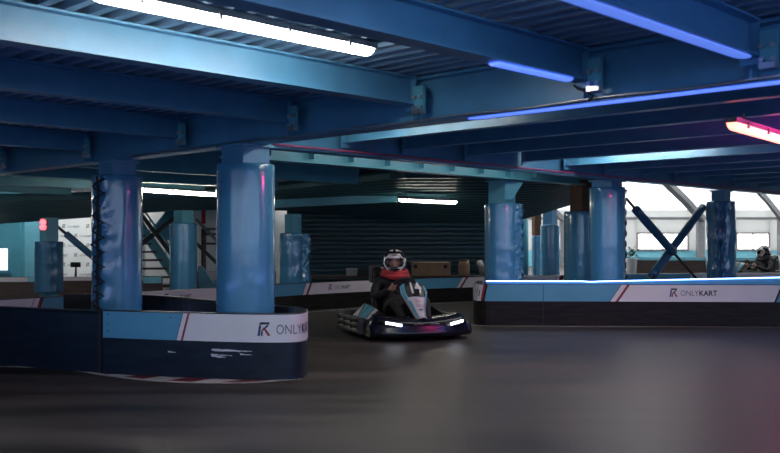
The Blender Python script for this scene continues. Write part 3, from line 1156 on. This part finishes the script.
# painted lines and kerb
def ribbon(pts, w, z=.004):
    m = MB()
    rows = []
    for i, p in enumerate(pts):
        d = (pts[min(i + 1, len(pts) - 1)] - pts[max(0, i - 1)]).normalized()
        n = V((-d.y, d.x, 0)) * w / 2
        rows.append([V((p.x, p.y, z)) - n, V((p.x, p.y, z)) + n])
    m.grid(rows, smooth=False)
    return m


LN = Path([tuple(ground(px, py).xy) for px, py in ((-30, 366.2), (0, 366.8), (55, 368), (82, 371.5), (105, 375.5), (140, 380), (180, 382.7), (225, 383.5), (262, 382.5), (300, 379))], 2)
m = ribbon([LN.pt(u, 0) for u in LN.samples(0, LN.len, .1)], .06)
tag(m.build('track_line', line_white), 'curved white painted line on the asphalt before the nearest barrier', 'painted line')
m = MB()
u = LN.u_of(88)
ue = LN.u_of(292)
i = 0
while u < ue:
    un = min(u + .26, ue)
    q = []
    for uu_ in (u, (u + un) / 2, un):
        p, n = LN.at(uu_)
        q.append((V((p.x, p.y, .003)), n))
    # towards the barrier: to the left of travel
    def inner(pn, sh):
        p, n = LN.at(min(pn + sh, ue + .2))
        px = CX + p.x / p.y * F
        pu = LP.u_of(px, 0, LP.len * .6)
        b = LP.pt(pu, .003, .01)
        return b
    a0, a1 = LN.pt(u, .003, -.03), LN.pt(un, .003, -.03)
    b0, b1 = inner(u, .22), inner(un, .22)
    m.poly([a0, a1, b1, b0], i % 2)
    u = un
    i += 1
tag(m.build('painted_kerb', [kerb_red, line_white]), 'red and white striped kerb paint at the foot of the nearest barrier', 'kerb')
pl = Path([tuple(RP.pt(u, 0, .10).xy) for u in RP.samples(.6, RP.len, .3)])
m = ribbon([pl.pt(u, 0) for u in pl.samples(0, pl.len, .15)], .05)
tag(m.build('track_line', line_white), 'thin white line along the foot of the lit right barrier', 'painted line')
fl = Path([tuple(FP.pt(u, 0, .35).xy) for u in FP.samples(3, FP.len - 3, .4)])
m = ribbon([fl.pt(u, 0) for u in fl.samples(0, fl.len, .2)], .07)
tag(m.build('track_line', line_white), 'pale line on the asphalt below the far banner barrier', 'painted line')

# ------------------------------------------------------------------ things behind the far barrier
t = thing('bench', 'long low dark bench in front of the ribbed wall', 'bench', (0, 21.8, 0))
m = MB(); m.box((.6, 21.9, .40), (5.6, .6, .06)); m.build('top', brown, t)
for x in (-1.9, .6, 3.1):
    m = MB(); m.box((x, 21.9, .185), (.1, .5, .37)); m.build('leg', black, t)
BZ = .432


def px_box(name, label, cat, x0, x1, y0, Y, m_, holes=False, d=.35):
    a, b = at(x0, y0, Y), at(x1, y0, Y)
    t = thing(name, label, cat, ((a.x + b.x) / 2, Y + d / 2, BZ))
    m = MB(); m.box(((a.x + b.x) / 2, Y + d / 2, (BZ + a.z) / 2), (b.x - a.x, d, a.z - BZ)); m.build('body', m_, t, bevel=.012)
    if holes:
        for f in (.1, .87):
            m = MB(); c = V((a.x + (b.x - a.x) * f, Y - .002, a.z - .10))
            m.tube([c, c + V((0, .004, 0))], .05, 14); m.build('handle_hole', black, t)
    return t


px_box('cardboard_box', 'long tan cardboard box with two round holes right of the driver', 'box', 411.5, 450.5, 262.2, 21.65, cardboard, True)
px_box('storage_box', 'small pale box left of the driver behind the barrier', 'box', 346, 357, 268.5, 21.7, mat('pale_box', (.42, .43, .43), .6))
px_box('storage_box', 'low dark grey chest at the left end of the bench', 'box', 317, 344, 276, 21.65, mat('grey_chest', (.16, .16, .16), .6))
px_box('storage_box', 'dark box right behind the driver shoulder', 'box', 359, 376, 270, 21.7, black)
for px, y0, w_, lab in ((464, 261, 11.5, 'tan drum standing on the bench right of the long box'),):
    a = at(px, y0, 21.85); r = w_ / 2 / F * 21.85
    t = thing('drum', lab, 'drum', (a.x, 21.85, BZ))
    m = MB(); m.lathe([(r * .9, BZ), (r, BZ + .02), (r, BZ + .1), (r * 1.03, BZ + .11), (r, BZ + .12), (r, a.z - .08), (r * .8, a.z)], 20, (a.x, 21.85, 0)); m.build('body', cardboard, t)
    m = MB(); m.lathe([(r * .8, a.z), (r * .8, a.z + .04), (0, a.z + .045)], 20, (a.x, 21.85, 0)); m.build('lid', brown, t)
a = at(481, 268, 21.9)
m = MB()
R = Matrix.Rotation(.5, 3, 'Y')
m.lathe([(.11, -.06), (.16, -.07), (.18, 0), (.16, .07), (.11, .06), (.11, -.06)], 22, (a.x, a.y, BZ + .19), Matrix.Rotation(PI / 2 - .3, 3, 'Y'))
tag(m.build('spare_tyre', mat('pale_rubber', (.36, .33, .29), .7)), 'pale worn tyre standing beside the crumpled padded column', 'tyre')

# sign on a stand and wall sign
t = thing('sign_stand', 'small black sign on a post before the white press wall', 'sign', tuple(ground(75, 290, 0).xy) + (0,))
p = at(75.5, 264.7, 24)
t.location = (p.x, p.y, 0); WORLD[t.name] = Matrix.Translation((p.x, p.y, 0))
m = MB(); m.box(p, (.26, .03, .13)); m.build('panel', black, t)
m = MB(); m.tube([(p.x, p.y + .03, 0), (p.x, p.y + .03, p.z)], .025, 8); m.build('post', black, t)
m = MB(); m.box((p.x, p.y + .03, .015), (.3, .3, .03)); m.build('base', black, t)
a, b = at(205, 222, LB - .2), at(219, 211, LB - .2)
t = thing('wall_sign', 'white wall panel with a red edge right of the stairs', 'sign', (a.x, LB - .15, a.z))
m = MB(); m.box(((a.x + b.x) / 2, LB - .1, (a.z + b.z) / 2), (b.x - a.x, .05, b.z - a.z)); m.build('panel', white_paint, t)
m = MB(); m.box((a.x - .06, LB - .1, (a.z + b.z) / 2), (.11, .06, b.z - a.z + .1)); m.build('edge', mat('signal_red', (.6, .03, .05), .5), t)
p0, p1 = at(203, 240, 25.5), at(222, 229, 25.5)
t = thing('shade_boards', 'brown boards put in for the shadow below the white wall panel', 'shelf', ((p0.x + p1.x) / 2, 25.5, 0))  # brown boards put in for the shadowed dark area below the panel
for z in (p0.z - .1, p0.z + .16, p1.z):
    m = MB(); m.box(((p0.x + p1.x) / 2, 25.6, z), (p1.x - p0.x, .4, .06)); m.build('board', brown, t)
for x in (p0.x, p1.x):
    m = MB(); m.box((x, 25.6, p1.z / 2), (.06, .4, p1.z)); m.build('side_panel', brown, t)

# stairs
t = thing('staircase', 'teal steel stairs with dark treads behind the middle padded column', 'stairs', tuple(at(172, 290, 22.6).xy) + (0,))
top, bot = at(132, 214, 24.4), V((at(186, 0, 22.6).x, 22.6, 0))
side = V((-.95, -.2, 0))
for k, nm in ((0, 'stringer'), (1, 'stringer')):
    m = MB(); m.bar(top + side * k * .95, bot + side * k * .95, .06, .30); m.build('stringer', steel_teal, t)
for i in range(9):
    f = (i + .7) / 9.5
    p = bot.lerp(top, f)
    m = MB(); m.bar(p + side * .04, p + side * .93, .26, .05); m.build('tread', brown, t)
m = MB()
hr = V((0, 0, .55))
m.tube([bot + hr, top + hr], .025, 8)
for f in (.05, .35, .65, .95):
    p = bot.lerp(top, f); m.tube([p, p + hr], .018, 6)
m.build('handrail', steel_teal, t)
a, b = at(148, 232, 23.8), at(172, 211, 23.8)
m = MB()
m.prism([at(150, 231, 24.9), at(166, 211, 24.9), at(180, 211, 24.9), at(180, 240, 24.9), at(160, 240, 24.9)], V((0, .06, 0)))
m.build('side_panel', teal_paint, t)
m = MB()
m.prism([at(198, 266, 21.5), at(202, 266, 21.5), at(218, 290, 21.5), at(218, 302, 21.5), at(198, 302, 21.5)], V((0, .06, 0)))
tag(m.build('stair_panel', steel_teal), 'teal triangular side panel right of the middle padded column', 'panel')


def xbar(label, a, b, r=.045, m_=None):
    lo, hi = (a, b) if a.z < b.z else (b, a)
    lo = hi + (lo - hi) * ((hi.z - .01) / (hi.z - lo.z))
    a, b = hi, lo
    m = MB(); m.tube([a, b], r, 10)
    tag(m.build('brace_rod', m_ or dark_frame), label, 'brace')


xbar('dark brace rod falling left of the middle padded column', at(140, 213, 19.6), at(166, 247, 19.6))
xbar('dark brace rod rising towards the middle padded column head', at(143, 243, 19.9), at(177, 216, 19.9), .05)
xbar('pale grey brace rod right of the middle padded column, upper one', at(196, 219, 19.8), at(222, 246, 19.8), .035, grey_steel)
xbar('dark brace rod right of the middle padded column, lower one', at(195, 242, 20.1), at(222, 268, 20.1), .04)
# planter by the tent wall
p = at(631, 262, 25.4)
t = thing('potted_plant', 'small dark shrub in a white pot left of the crossed struts', 'plant', (p.x, p.y, .0))
m = MB(); m.lathe([(.12, 0.0), (.17, .75), (.18, .78), (.14, .78), (.13, .7)], 16, (p.x, p.y, 0)); m.build('pot', white_paint, t)
m = MB()
rng = random.Random(5)
for i in range(90):
    c = V((p.x + rng.gauss(0, .08), p.y + rng.gauss(0, .08), .86 + rng.gauss(0, .08)))
    d = V((rng.uniform(-1, 1), rng.uniform(-1, 1), rng.uniform(-.3, 1))).normalized()
    s_ = d.cross(V((.3, .2, 1))).normalized() * .03
    m.poly([c, c + d * .05 + s_, c + d * .11, c + d * .05 - s_])
m.build('foliage', mat('dark_leaf', (.03, .07, .035), .5), t)

# ------------------------------------------------------------------ kart
k_body = mat('kart_navy', (.006, .008, .018), .22, var=.1, coat=.15)
k_black = mat('kart_black', (.012, .012, .014), .35)
k_rib = mat('kart_bumper', (.05, .05, .055), .3, var=.2)
k_white = mat('kart_white', (.62, .62, .66), .35)
k_cyan = mat('kart_cyan', (.10, .42, .58), .35)
k_pink = mat('kart_pink', (.55, .40, .45), .35)
k_tyre = mat('kart_tyre', (.015, .015, .016), .7)


def Lm(t):
    return WORLD[t.name]


def make_kart(label, loc, rz, number=None):
    t = thing('go_kart', label, 'go-kart', loc, rz, 'go-karts on the track')

    def out(m, name, ma, bevel=0, parent=None):
        return m.build(name, ma, parent or t, local=True, bevel=bevel)
    # floor tray and frame
    m = MB(); m.box((.05, 0, .085), (1.5, .62, .03)); out(m, 'floor_tray', k_black)
    m = MB()
    for sy in (-1, 1):
        m.tube([(-.8, .30 * sy, .10), (-.2, .33 * sy, .10), (.4, .28 * sy, .10), (.75, .2 * sy, .12)], .018, 8)
        m.tube([(-.55, .3 * sy, .10), (-.5, .52 * sy, .12), (.3, .52 * sy, .12), (.42, .28 * sy, .10)], .016, 8)
    m.tube([(-.72, -.5, .14), (-.72, .5, .14)], .022, 8)
    out(m, 'frame', k_black)
    # wheels
    for x, y, r, w_ in ((-.62, .5, .14, .18), (-.62, -.5, .14, .18), (.52, .5, .13, .12), (.52, -.5, .13, .12)):
        m = MB()
        M = Matrix.Rotation(PI / 2, 3, 'X')
        m.lathe([(r * .5, -w_ / 2), (r * .9, -w_ / 2), (r, -w_ * .36), (r, w_ * .36), (r * .9, w_ / 2), (r * .5, w_ / 2), (r * .5, -w_ / 2)], 26, (x, y, r), M)
        wh = out(m, 'wheel', k_tyre)
        m = MB(); m.lathe([(r * .5, -w_ * .42), (r * .42, -w_ * .2), (r * .2, -w_ * .2), (r * .2, w_ * .2), (r * .42, w_ * .2), (r * .5, w_ * .42)], 18, (x, y, r), M)
        out(m, 'hub', galv, parent=wh)
    # nose fairing
    m = MB()
    rows = []
    for j in range(29):
        v = -1 + 2 * j / 28
        y = v * .69
        xf = .96 - .20 * abs(v) ** 2.4
        up = .255 + .055 * abs(v) ** 1.5 - (.10 * max(0, abs(v) - .9) / .1)
        ew = 1 - .5 * max(0, abs(v) - .86) / .14
        xb = .56 - .06 * v * v
        rows.append([V((xb, y, .07)), V((xf - .06, y, .05)), V((xf - .01, y, .075)), V((xf, y, .12)), V((xf - .035, y, .165)), V((xf - .03, y, .19)),
                     V((xf - .06 * 1, y, .19 + (up - .19) * .6 * ew)), V((xf - .14, y, .19 + (up - .19) * ew)), V(((xb + xf) / 2 - .04, y, up * ew + .05 * (1 - ew) + .02)), V((xb, y, (up + .03) * ew))])
    vr = m.grid(rows, closed=True)
    m.bm.faces.new(vr[0]); m.bm.faces.new(vr[-1][::-1])
    out(m, 'nose_fairing', k_body)
    # intake ovals and headlamps on the fairing
    for sy in (-1, 1):
        m = MB()
        for (ya, yb_) in ((.05, .17),):
            pts = [V((.945, sy * (ya + (yb_ - ya) * f), .215 + .012 * math.sin(f * PI))) for f in [i / 8 for i in range(9)]]
            m.tube(pts, [.006 + .012 * math.sin(PI * i / 8) for i in range(9)], 8)
        out(m, 'intake', mat('intake_grey', (.16, .15, .17), .3))
        m = MB()
        pts = []
        for i in range(9):
            v = .46 + .42 * i / 8
            xf = .96 - .20 * v ** 2.4
            pts.append(V((xf - .035, sy * v * .69, .205 + .05 * i / 8)))
        m.tube(pts, [.012, .026, .034, .038, .038, .036, .03, .022, .01], 10)
        hl = out(m, 'headlamp', k_black)
        m = MB()
        for i in range(5):
            v = .50 + .058 * i
            xf = .96 - .20 * v ** 2.4
            m.box((xf - .002, sy * v * .69, .213 + .036 * i / 5), (.02, .032, .03))
        out(m, 'lamp_glow', em_head, parent=hl)
    # side pods
    for sy in (-1, 1):
        m = MB()
        rows = []
        for i in range(13):
            f = i / 12
            x = -.50 + .98 * f
            h = .26 + .05 * math.sin(f * PI) - .03 * f
            rows.append([V((x, sy * .34, .08)), V((x, sy * .64, .06)), V((x, sy * .67, .12)), V((x, sy * .66, .20)), V((x, sy * .58, .235)), V((x, sy * .40, .40 - .10 * f * f))])
        vr = m.grid(rows, closed=True, smooth=False)
        m.bm.faces.new(vr[0]); m.bm.faces.new(vr[-1][::-1])
        pod = out(m, 'side_pod', k_black)
        m = MB()
        ztop = lambda x, f: .243 + f * (.165 - .10 * ((x + .5) / .98) ** 2)

        def q(x, f):
            return V((x, sy * (.586 - .18 * f), ztop(x, f)))
        m.poly([q(-.42, 0), q(-.20, 0), q(-.44, .95)], 0)
        m.poly([q(-.12, 0), q(.16, 0), q(.02, .95), q(-.16, .95)], 1)
        m.poly([q(-.19, .05), q(-.14, .05), q(-.2, .95), q(-.36, .95)], 1)
        m.poly([q(.2, 0), q(.3, 0), q(.2, .95), q(.06, .95)], 0)
        out(m, 'graphic', [k_white, k_cyan], parent=pod)
    # stacked bumper ribs round the rear and sides
    for z in (.09, .165, .24):
        m = MB()
        pts = []
        for sy, xs_ in ((-1, (.42, .2, -.1, -.4, -.62)), ):
            for x in xs_:
                pts.append(V((x, -.71, z)))
        pts += [V((-.82, -.66, z)), V((-.92, -.52, z)), V((-.95, -.25, z)), V((-.95, 0, z)), V((-.95, .25, z)), V((-.92, .52, z)), V((-.82, .66, z))]
        for x in (-.62, -.4, -.1, .2, .42):
            pts.append(V((x, .71, z)))
        m.tube(pts, .034, 10)
        out(m, 'bumper_rib', k_rib)
    for x in (.35, .0, -.35, -.66):
        for sy in (-1, 1):
            m = MB(); m.box((x, sy * .70, .165), (.07, .085, .22)); out(m, 'bumper_bracket', k_rib, bevel=.012)
    for y in (-.45, 0, .45):
        m = MB(); m.box((-.93, y, .165), (.085, .07, .22)); out(m, 'bumper_bracket', k_rib, bevel=.012)
    # engine
    m = MB()
    m.box((-.58, .33, .28), (.26, .22, .22)); m.tube([(-.58, .33, .38), (-.58, .33, .46)], .07, 14); m.box((-.58, .33, .48), (.2, .2, .05))
    out(m, 'engine', grey_steel, bevel=.01)
    # seat
    m = MB()
    rows = []
    prof = [(.06, .17), (-.10, .15), (-.28, .16), (-.40, .22), (-.48, .36), (-.54, .55), (-.575, .76), (-.585, .88)]
    for i, (x, z) in enumerate(prof):
        w_ = [.24, .27, .28, .28, .28, .28, .26, .22][i]
        lift = [.05, .08, .10, .10, .05, .03, .02, .01][i]
        fw = [.0, .0, .02, .06, .12, .13, .10, .05][i]
        rows.append([V((x + fw, -w_, z + lift)), V((x + fw * .35, -w_ * .86, z + lift * .3)), V((x, -w_ * .4, z)), V((x, w_ * .4, z)), V((x + fw * .35, w_ * .86, z + lift * .3)), V((x + fw, w_, z + lift))])
    m.grid(rows)
    so = out(m, 'seat', k_black)
    sd = so.modifiers.new('solid', 'SOLIDIFY'); sd.thickness = .03; sd.offset = 0
    m = MB(); m.box((-.64, -.20, .80), (.10, .16, .24), Matrix.Rotation(-.1, 3, 'Y')); m.box((-.64, .0, .84), (.07, .44, .10)); out(m, 'headrest', k_black, bevel=.015)
    m = MB()
    m.tube([(-.62, -.24, .12), (-.62, -.24, .88)], .016, 8); m.tube([(-.62, .24, .12), (-.62, .24, .88)], .016, 8); m.tube([(-.62, -.24, .88), (-.62, .24, .88)], .016, 8)
    out(m, 'seat_stay', galv)
    # steering wheel and column
    C = V((.06, 0, .66)); N = V((-.62, 0, .55)).normalized(); S = V((0, 1, 0)); U = N.cross(S).normalized()
    m = MB()
    m.tube([C + (S * math.cos(q) + U * math.sin(q)) * .15 for q in [2 * PI * i / 32 for i in range(32)]], .015, 8, closed=True)
    for q in (.3, PI - .3, -PI / 2):
        m.tube([C, C + (S * math.cos(q) + U * math.sin(q)) * .15], .012, 6)
    m.tube([C, V((.48, 0, .2))], .016, 8)
    out(m, 'steering_wheel', k_black)
    # front shield with number panel
    m = MB()
    prof = [(.38, .71, .11), (.44, .68, .16), (.52, .60, .17), (.58, .51, .14), (.67, .40, .10), (.76, .31, .075), (.83, .29, .07)]
    rows = []
    for x, z, w_ in prof:
        rows.append([V((x - .07, -w_ * 1.08, z - .02)), V((x - .01, -w_ * .7, z)), V((x + .02, 0, z + .012)), V((x - .01, w_ * .7, z)), V((x - .07, w_ * 1.08, z - .02))])
    m.grid(rows)
    sh = out(m, 'front_shield', [k_white])
    sd = sh.modifiers.new('solid', 'SOLIDIFY'); sd.thickness = .012
    m = MB()

    def onsh(a, f, lift=.012):
        """a: -1..1 across, f: 0..6 along the profile"""
        i = min(int(f), len(prof) - 2); g = f - i
        x, z, w_ = [p + (q_ - p) * g for p, q_ in zip(prof[i], prof[i + 1])]
        dx = .02 - .03 * abs(a) / .7 if abs(a) < .7 else -.01 - .06 * (abs(a) - .7) / .38
        dz = .012 - .012 * abs(a) / .7 if abs(a) < .7 else -.02 * (abs(a) - .7) / .38
        return V((x + dx + lift * .75, a * w_, z + dz + lift * .7))
    for (a0, a1, f0, f1, mi) in ((-.80, .80, .1, 2.75, 0), (-1.06, -.84, .1, 3.0, 1), (.84, 1.06, .1, 3.2, 1), (-.35, .35, 3.05, 3.5, 2), (-.45, .45, 3.7, 3.95, 2), (-.9, -.7, 3.2, 5.9, 1), (.7, .9, 3.4, 5.9, 1), (-.3, .3, 4.3, 4.45, 0)):
        rows = []
        for i in range(25):
            f = f0 + (f1 - f0) * i / 24
            rows.append([onsh(a0 + (a1 - a0) * j / 4, f, .014) for j in range(5)])
        m.grid(rows, mi=mi)
    out(m, 'graphic', [k_black, k_cyan, k_pink], parent=sh)
    if number:
        m = MB()
        vs, fs = text_geo(number, 1.0, 1.0, .02)
        lay(m, vs, fs, lambda x, y: onsh(-.45 + .9 * x, 2.45 - 2.0 * y, .034))
        out(m, 'number', k_white, parent=sh)
    # pedals
    m = MB()
    for sy in (-1, 1):
        m = MB()
        m.tube([(.62, .15 * sy, .10), (.66, .15 * sy, .26)], .012, 6); m.box((.655, .15 * sy, .25), (.02, .09, .05))
        out(m, 'pedal', galv)
    return t


skin_m = mat('skin', (.48, .27, .20), .5)
cloth = mat('black_clothing', (.014, .014, .016), .8, var=.3, scale=12, bump=.4, bscale=9)
hood_m = mat('red_hood', (.42, .035, .035), .75, var=.2, bump=.3, bscale=14)
helm_w = mat('helmet_white', (.62, .61, .58), .2, var=.05, coat=.5)
helm_b = mat('helmet_black', (.015, .015, .017), .25, coat=.4)


def skin_chain(verts, edges, radii, sub=2):
    me = bpy.data.meshes.new('tmp')
    me.from_pydata([tuple(v) for v in verts], edges, [])
    o = bpy.data.objects.new('tmp', me)
    COL.objects.link(o)
    o.modifiers.new('skin', 'SKIN')
    if not me.skin_vertices:
        pass
    for i, r in enumerate(radii):
        sv = me.skin_vertices[0].data[i]
        rr = r if isinstance(r, tuple) else (r, r)
        sv.radius = rr
        sv.use_root = (i == 0)
    o.modifiers['skin'].use_smooth_shade = True
    sb = o.modifiers.new('sub', 'SUBSURF'); sb.levels = sub; sb.render_levels = sub
    dg = bpy.context.evaluated_depsgraph_get(); dg.update()
    ev = o.evaluated_get(dg)
    em = ev.to_mesh()
    vs = [v.co.copy() for v in em.vertices]
    fs = [tuple(p.vertices) for p in em.polygons]
    ev.to_mesh_clear()
    bpy.data.objects.remove(o)
    bpy.data.meshes.remove(me)
    return vs, fs


def make_driver(label, loc, rz, hood=hood_m, look=0.):
    t = thing('person', label, 'person', loc, rz, 'kart drivers')
    vs, es, rs = [], [], []

    def add(p, r, prev=None):
        vs.append(V(p)); rs.append(r)
        if prev is not None:
            es.append((prev, len(vs) - 1))
        return len(vs) - 1
    pel = add((-.27, 0, .32), (.15, .13))
    wst = add((-.35, 0, .47), (.15, .12), pel)
    chs = add((-.40, 0, .64), (.17, .13), wst)
    shl = add((-.41, 0, .75), (.13, .11), chs)
    nck = add((-.39, 0, .83), (.06, .06), shl)
    hed0 = add((-.37, 0, .90), (.065, .07), nck)
    hands = []
    for sy in (-1, 1):
        s = add((-.40, .19 * sy, .72), .085, shl)
        ua = add((-.34, .29 * sy, .61), .066, s)
        el = add((-.22, .34 * sy, .50), .058, ua)
        fa = add((-.08, .25 * sy, .56), .050, el)
        wr = add((.015, .185 * sy, .625), .035, fa)
        pm_ = add((.055, .155 * sy, .65), (.032, .028), wr)
        hands.append((sy, pm_))
        h = add((-.20, .13 * sy, .30), .115, pel)
        kn0 = add((.10, .20 * sy, .42), .088, h)
        kn = add((.26, .23 * sy, .47), .072, kn0)
        sh_ = add((.42, .19 * sy, .33), .060, kn)
        an = add((.57, .15 * sy, .19), .042, sh_)
        ft = add((.63, .15 * sy, .22), .042, an)
        add((.66, .15 * sy, .30), .030, ft)
    body_v, body_f = skin_chain(vs, es, rs)
    m = MB()
    bv = [m.bm.verts.new(v) for v in body_v]
    for f in body_f:
        fc = m.bm.faces.new([bv[i] for i in f]); fc.smooth = True
        c = fc.calc_center_median()
        isskin = (c.z > .845 and abs(c.y) < .1) or (c.x > .03 and abs(c.y) > .10 and .58 < c.z < .72 and c.x < .12)
        fc.material_index = 1 if isskin else 0
    # fingers: each its own chain rooted in the palm, closed round the wheel rim
    C = V((.06, 0, .66)); N = V((-.62, 0, .55)).normalized(); S = V((0, 1, 0)); U = N.cross(S).normalized()
    for sy, _ in hands:
        q0 = .06 if sy > 0 else PI - .06
        for k_, (dq, ln) in enumerate(((.30, .9), (.12, 1.0), (-.06, .95), (-.24, .8))):
            q = q0 + dq * (1 if sy > 0 else -1)
            rim = C + (S * math.cos(q) + U * math.sin(q)) * .15
            rad_ = (S * math.cos(q) + U * math.sin(q))
            base = rim + rad_ * .03 + N * .018
            ch = [base - N * .0, rim + rad_ * .032 - N * .012 * ln, rim + rad_ * .012 - N * .032 * ln, rim - rad_ * .018 - N * .024 * ln, rim - rad_ * .026 + N * .004]
            m.tube(ch, [.012, .0105, .010, .009, .007], 8, mi=1)
        q = q0 + .38 * (1 if sy > 0 else -1)
        rim = C + (S * math.cos(q) + U * math.sin(q)) * .15
        rad_ = (S * math.cos(q) + U * math.sin(q))
        m.tube([C + (S * math.cos(q0) + U * math.sin(q0)) * .16 + N * .028, rim + N * .03 - rad_ * .012, rim + N * .014 - rad_ * .028], [.015, .012, .008], 8, mi=1)
    # head with face, turned with the helmet
    hc = V((-.36, 0, .955))
    HR = Matrix.Rotation(look, 3, 'Z') @ Matrix.Rotation(.06, 3, 'Y')

    def H(p):
        return hc + HR @ V(p)
    rows = []
    for i in range(15):
        th = PI * i / 14
        row = []
        for j in range(24):
            ph = 2 * PI * j / 24
            x, y, z = math.sin(th) * math.cos(ph), math.sin(th) * math.sin(ph), math.cos(th)
            rx = .093 if x > 0 else .10
            p = V((x * rx, y * .073 * (1 - .18 * max(0, -z)), z * .115))
            if x > 0:
                g = math.exp(-((y / .22) ** 2)) * math.exp(-(((z + .12) / .22) ** 2))
                p.x += .022 * g                                     # nose
                for ey in (-.42, .42):
                    p.x -= .010 * math.exp(-(((y - ey) / .2) ** 2)) * math.exp(-(((z - .06) / .14) ** 2))   # eye sockets
                p.x += .006 * math.exp(-((z - .3) / .12) ** 2) * math.exp(-(y / .6) ** 2)                  # brow
            row.append(H(p))
        rows.append(row)
    m.grid(rows, mi=1, closed=True)
    for sy in (-1, 1):
        for k_, (rx, mi) in enumerate(((.0125, 2), (.0065, 3))):
            e_ = H((.073 + .0075 * k_, sy * .031, .012))
            m.lathe([(0, -rx), (rx * .7, -rx * .7), (rx, 0), (rx * .7, rx * .7), (0, rx)], 10, e_, mi=mi)
        m.tube([H((.087, sy * .014, .036)), H((.085, sy * .032, .041)), H((.074, sy * .05, .034))], [.003, .005, .003], 6, mi=3)
        m.lathe([(0, -.03), (.012, -.02), (.014, .01), (.008, .03), (0, .034)], 8, H((-.005, sy * .073, 0)), mi=1)
    m.tube([H((.088, -.026, -.062)), H((.096, 0, -.060)), H((.088, .026, -.062))], [.004, .007, .004], 6, mi=4)
    m.build('body', [cloth, skin_m, mat('eye_white', (.7, .7, .7), .3), mat('iris_dark', (.03, .02, .015), .3), mat('lips', (.40, .16, .14), .5)], t, local=True)
    # helmet: open faced shell with chin bar
    hh = V((0, 0, .01))
    rows = []
    m = MB()
    nI, nJ = 22, 40
    grid = {}
    for i in range(nI + 1):
        th = PI * .90 * i / nI
        for j in range(nJ):
            ph = 2 * PI * j / nJ - PI
            x, y, z = math.sin(th) * math.cos(ph), math.sin(th) * math.sin(ph), math.cos(th)
            rx = .178 if x > 0 else .182
            p = V((x * rx, y * .163, z * (.186 if z > 0 else .178)))
            if x > 0 and z < -.1:
                p.x += .022 * x * min(1, (-z - .1) / .3)            # chin bar pushes forward
            if z > .35 and z < .75 and x > 0:
                p.x += .012 * x                                     # brow
            grid[i, j] = m.bm.verts.new(H(p + hh))
    for i in range(nI):
        for j in range(nJ):
            th = PI * .90 * (i + .5) / nI
            ph = 2 * PI * (j + .5) / nJ - PI
            x, y, z = math.sin(th) * math.cos(ph), math.sin(th) * math.sin(ph), math.cos(th)
            if x > .25 and abs(y) < .72 and -.26 < z < .42:
                continue                                             # the eye port
            mi = 1
            if .46 < z < .70 and x > .1 and abs(y) < .55:            # white patches over the brow
                mi = 0
            if z > .86 and abs(y) > .12 and x > -.3:
                mi = 0
            if x < -.2 and -.2 < z < .5 and abs(y) > .3:
                mi = 0
            a_, b_, c_, d_ = grid[i, j], grid[i, (j + 1) % nJ], grid[i + 1, (j + 1) % nJ], grid[i + 1, j]
            if len({a_, b_, c_, d_}) == 4:
                f = m.bm.faces.new((a_, b_, c_, d_)); f.smooth = True; f.material_index = mi
    for v in [v for v in m.bm.verts if not v.link_faces]:
        m.bm.verts.remove(v)
    ho = m.build('helmet', [helm_w, helm_b], t, local=True)
    sd = ho.modifiers.new('solid', 'SOLIDIFY'); sd.thickness = .022; sd.offset = -1
    m = MB()
    # white trim from the brow round the eye port down to the chin
    for sy in (-1, 1):
        def S_(x, y, z, g=1.03):
            n_ = math.sqrt(x * x + y * y + z * z); x, y, z = x / n_, y / n_, z / n_
            p = V((x * .180, y * .165, z * (.188 if z > 0 else .180)))
            if x > 0 and z < -.1:
                p.x += .022 * x * min(1, (-z - .1) / .3)
            return H(p * g + hh)
        m.tube([S_(.75, .08 * sy, .62), S_(.70, .45 * sy, .52), S_(.55, .78 * sy, .28), S_(.55, .84 * sy, -.02), S_(.66, .70 * sy, -.30), S_(.78, .50 * sy, -.55), S_(.8, .30 * sy, -.85)], [.006, .013, .011, .010, .012, .011, .006], 8)
        m.tube([S_(.66, .72 * sy, -.28), S_(.82, .5 * sy, -.33), S_(.92, .28 * sy, -.36)], [.008, .008, .004], 8)
    m.build('helmet_trim', helm_w, t, local=True)
    m = MB()
    for z in (-.055, -.075, -.095):
        m.box(H((.20, 0, z)), (.012, .07, .008), HR)
    m.box(H((.152, 0, .128)), (.02, .07, .014), HR)
    m.build('helmet_vent', helm_b, t, local=True)
    # hood bunched round the neck
    m = MB()
    n = 26
    for k_, (z, r, w_) in enumerate(((.835, .145, .046), (.795, .165, .044))):
        m.tube([V((-.375 + (r * .95) * math.cos(q) + .03, r * math.sin(q), z - .02 * math.cos(q) + .008 * math.sin(5 * q + k_))) for q in [2 * PI * i / n for i in range(n)]], w_, 10, closed=True)
    m.build('hood', hood, t, local=True)
    return t


KL, KR = (.175, 12.42, 0), -math.radians(72)
make_kart('dark kart numbered 14 with glowing headlamps driving towards the camera', KL, KR, '14')
make_driver('person in black with red hood and white helmet driving the kart numbered 14', KL, KR, look=-.36)
K2, R2 = (at(752, 0, 23.4).x, 23.4, 0), math.radians(195)
make_kart('distant dark kart mostly hidden behind the lit barrier at the right edge', K2, R2)
make_driver('person in black with pale helmet driving left at the right picture edge', K2, R2, hood=cloth)

# ------------------------------------------------------------------ drop materials that nothing uses
for ob in list(SC.objects):
    if ob.type == 'MESH':
        ob.data.update()
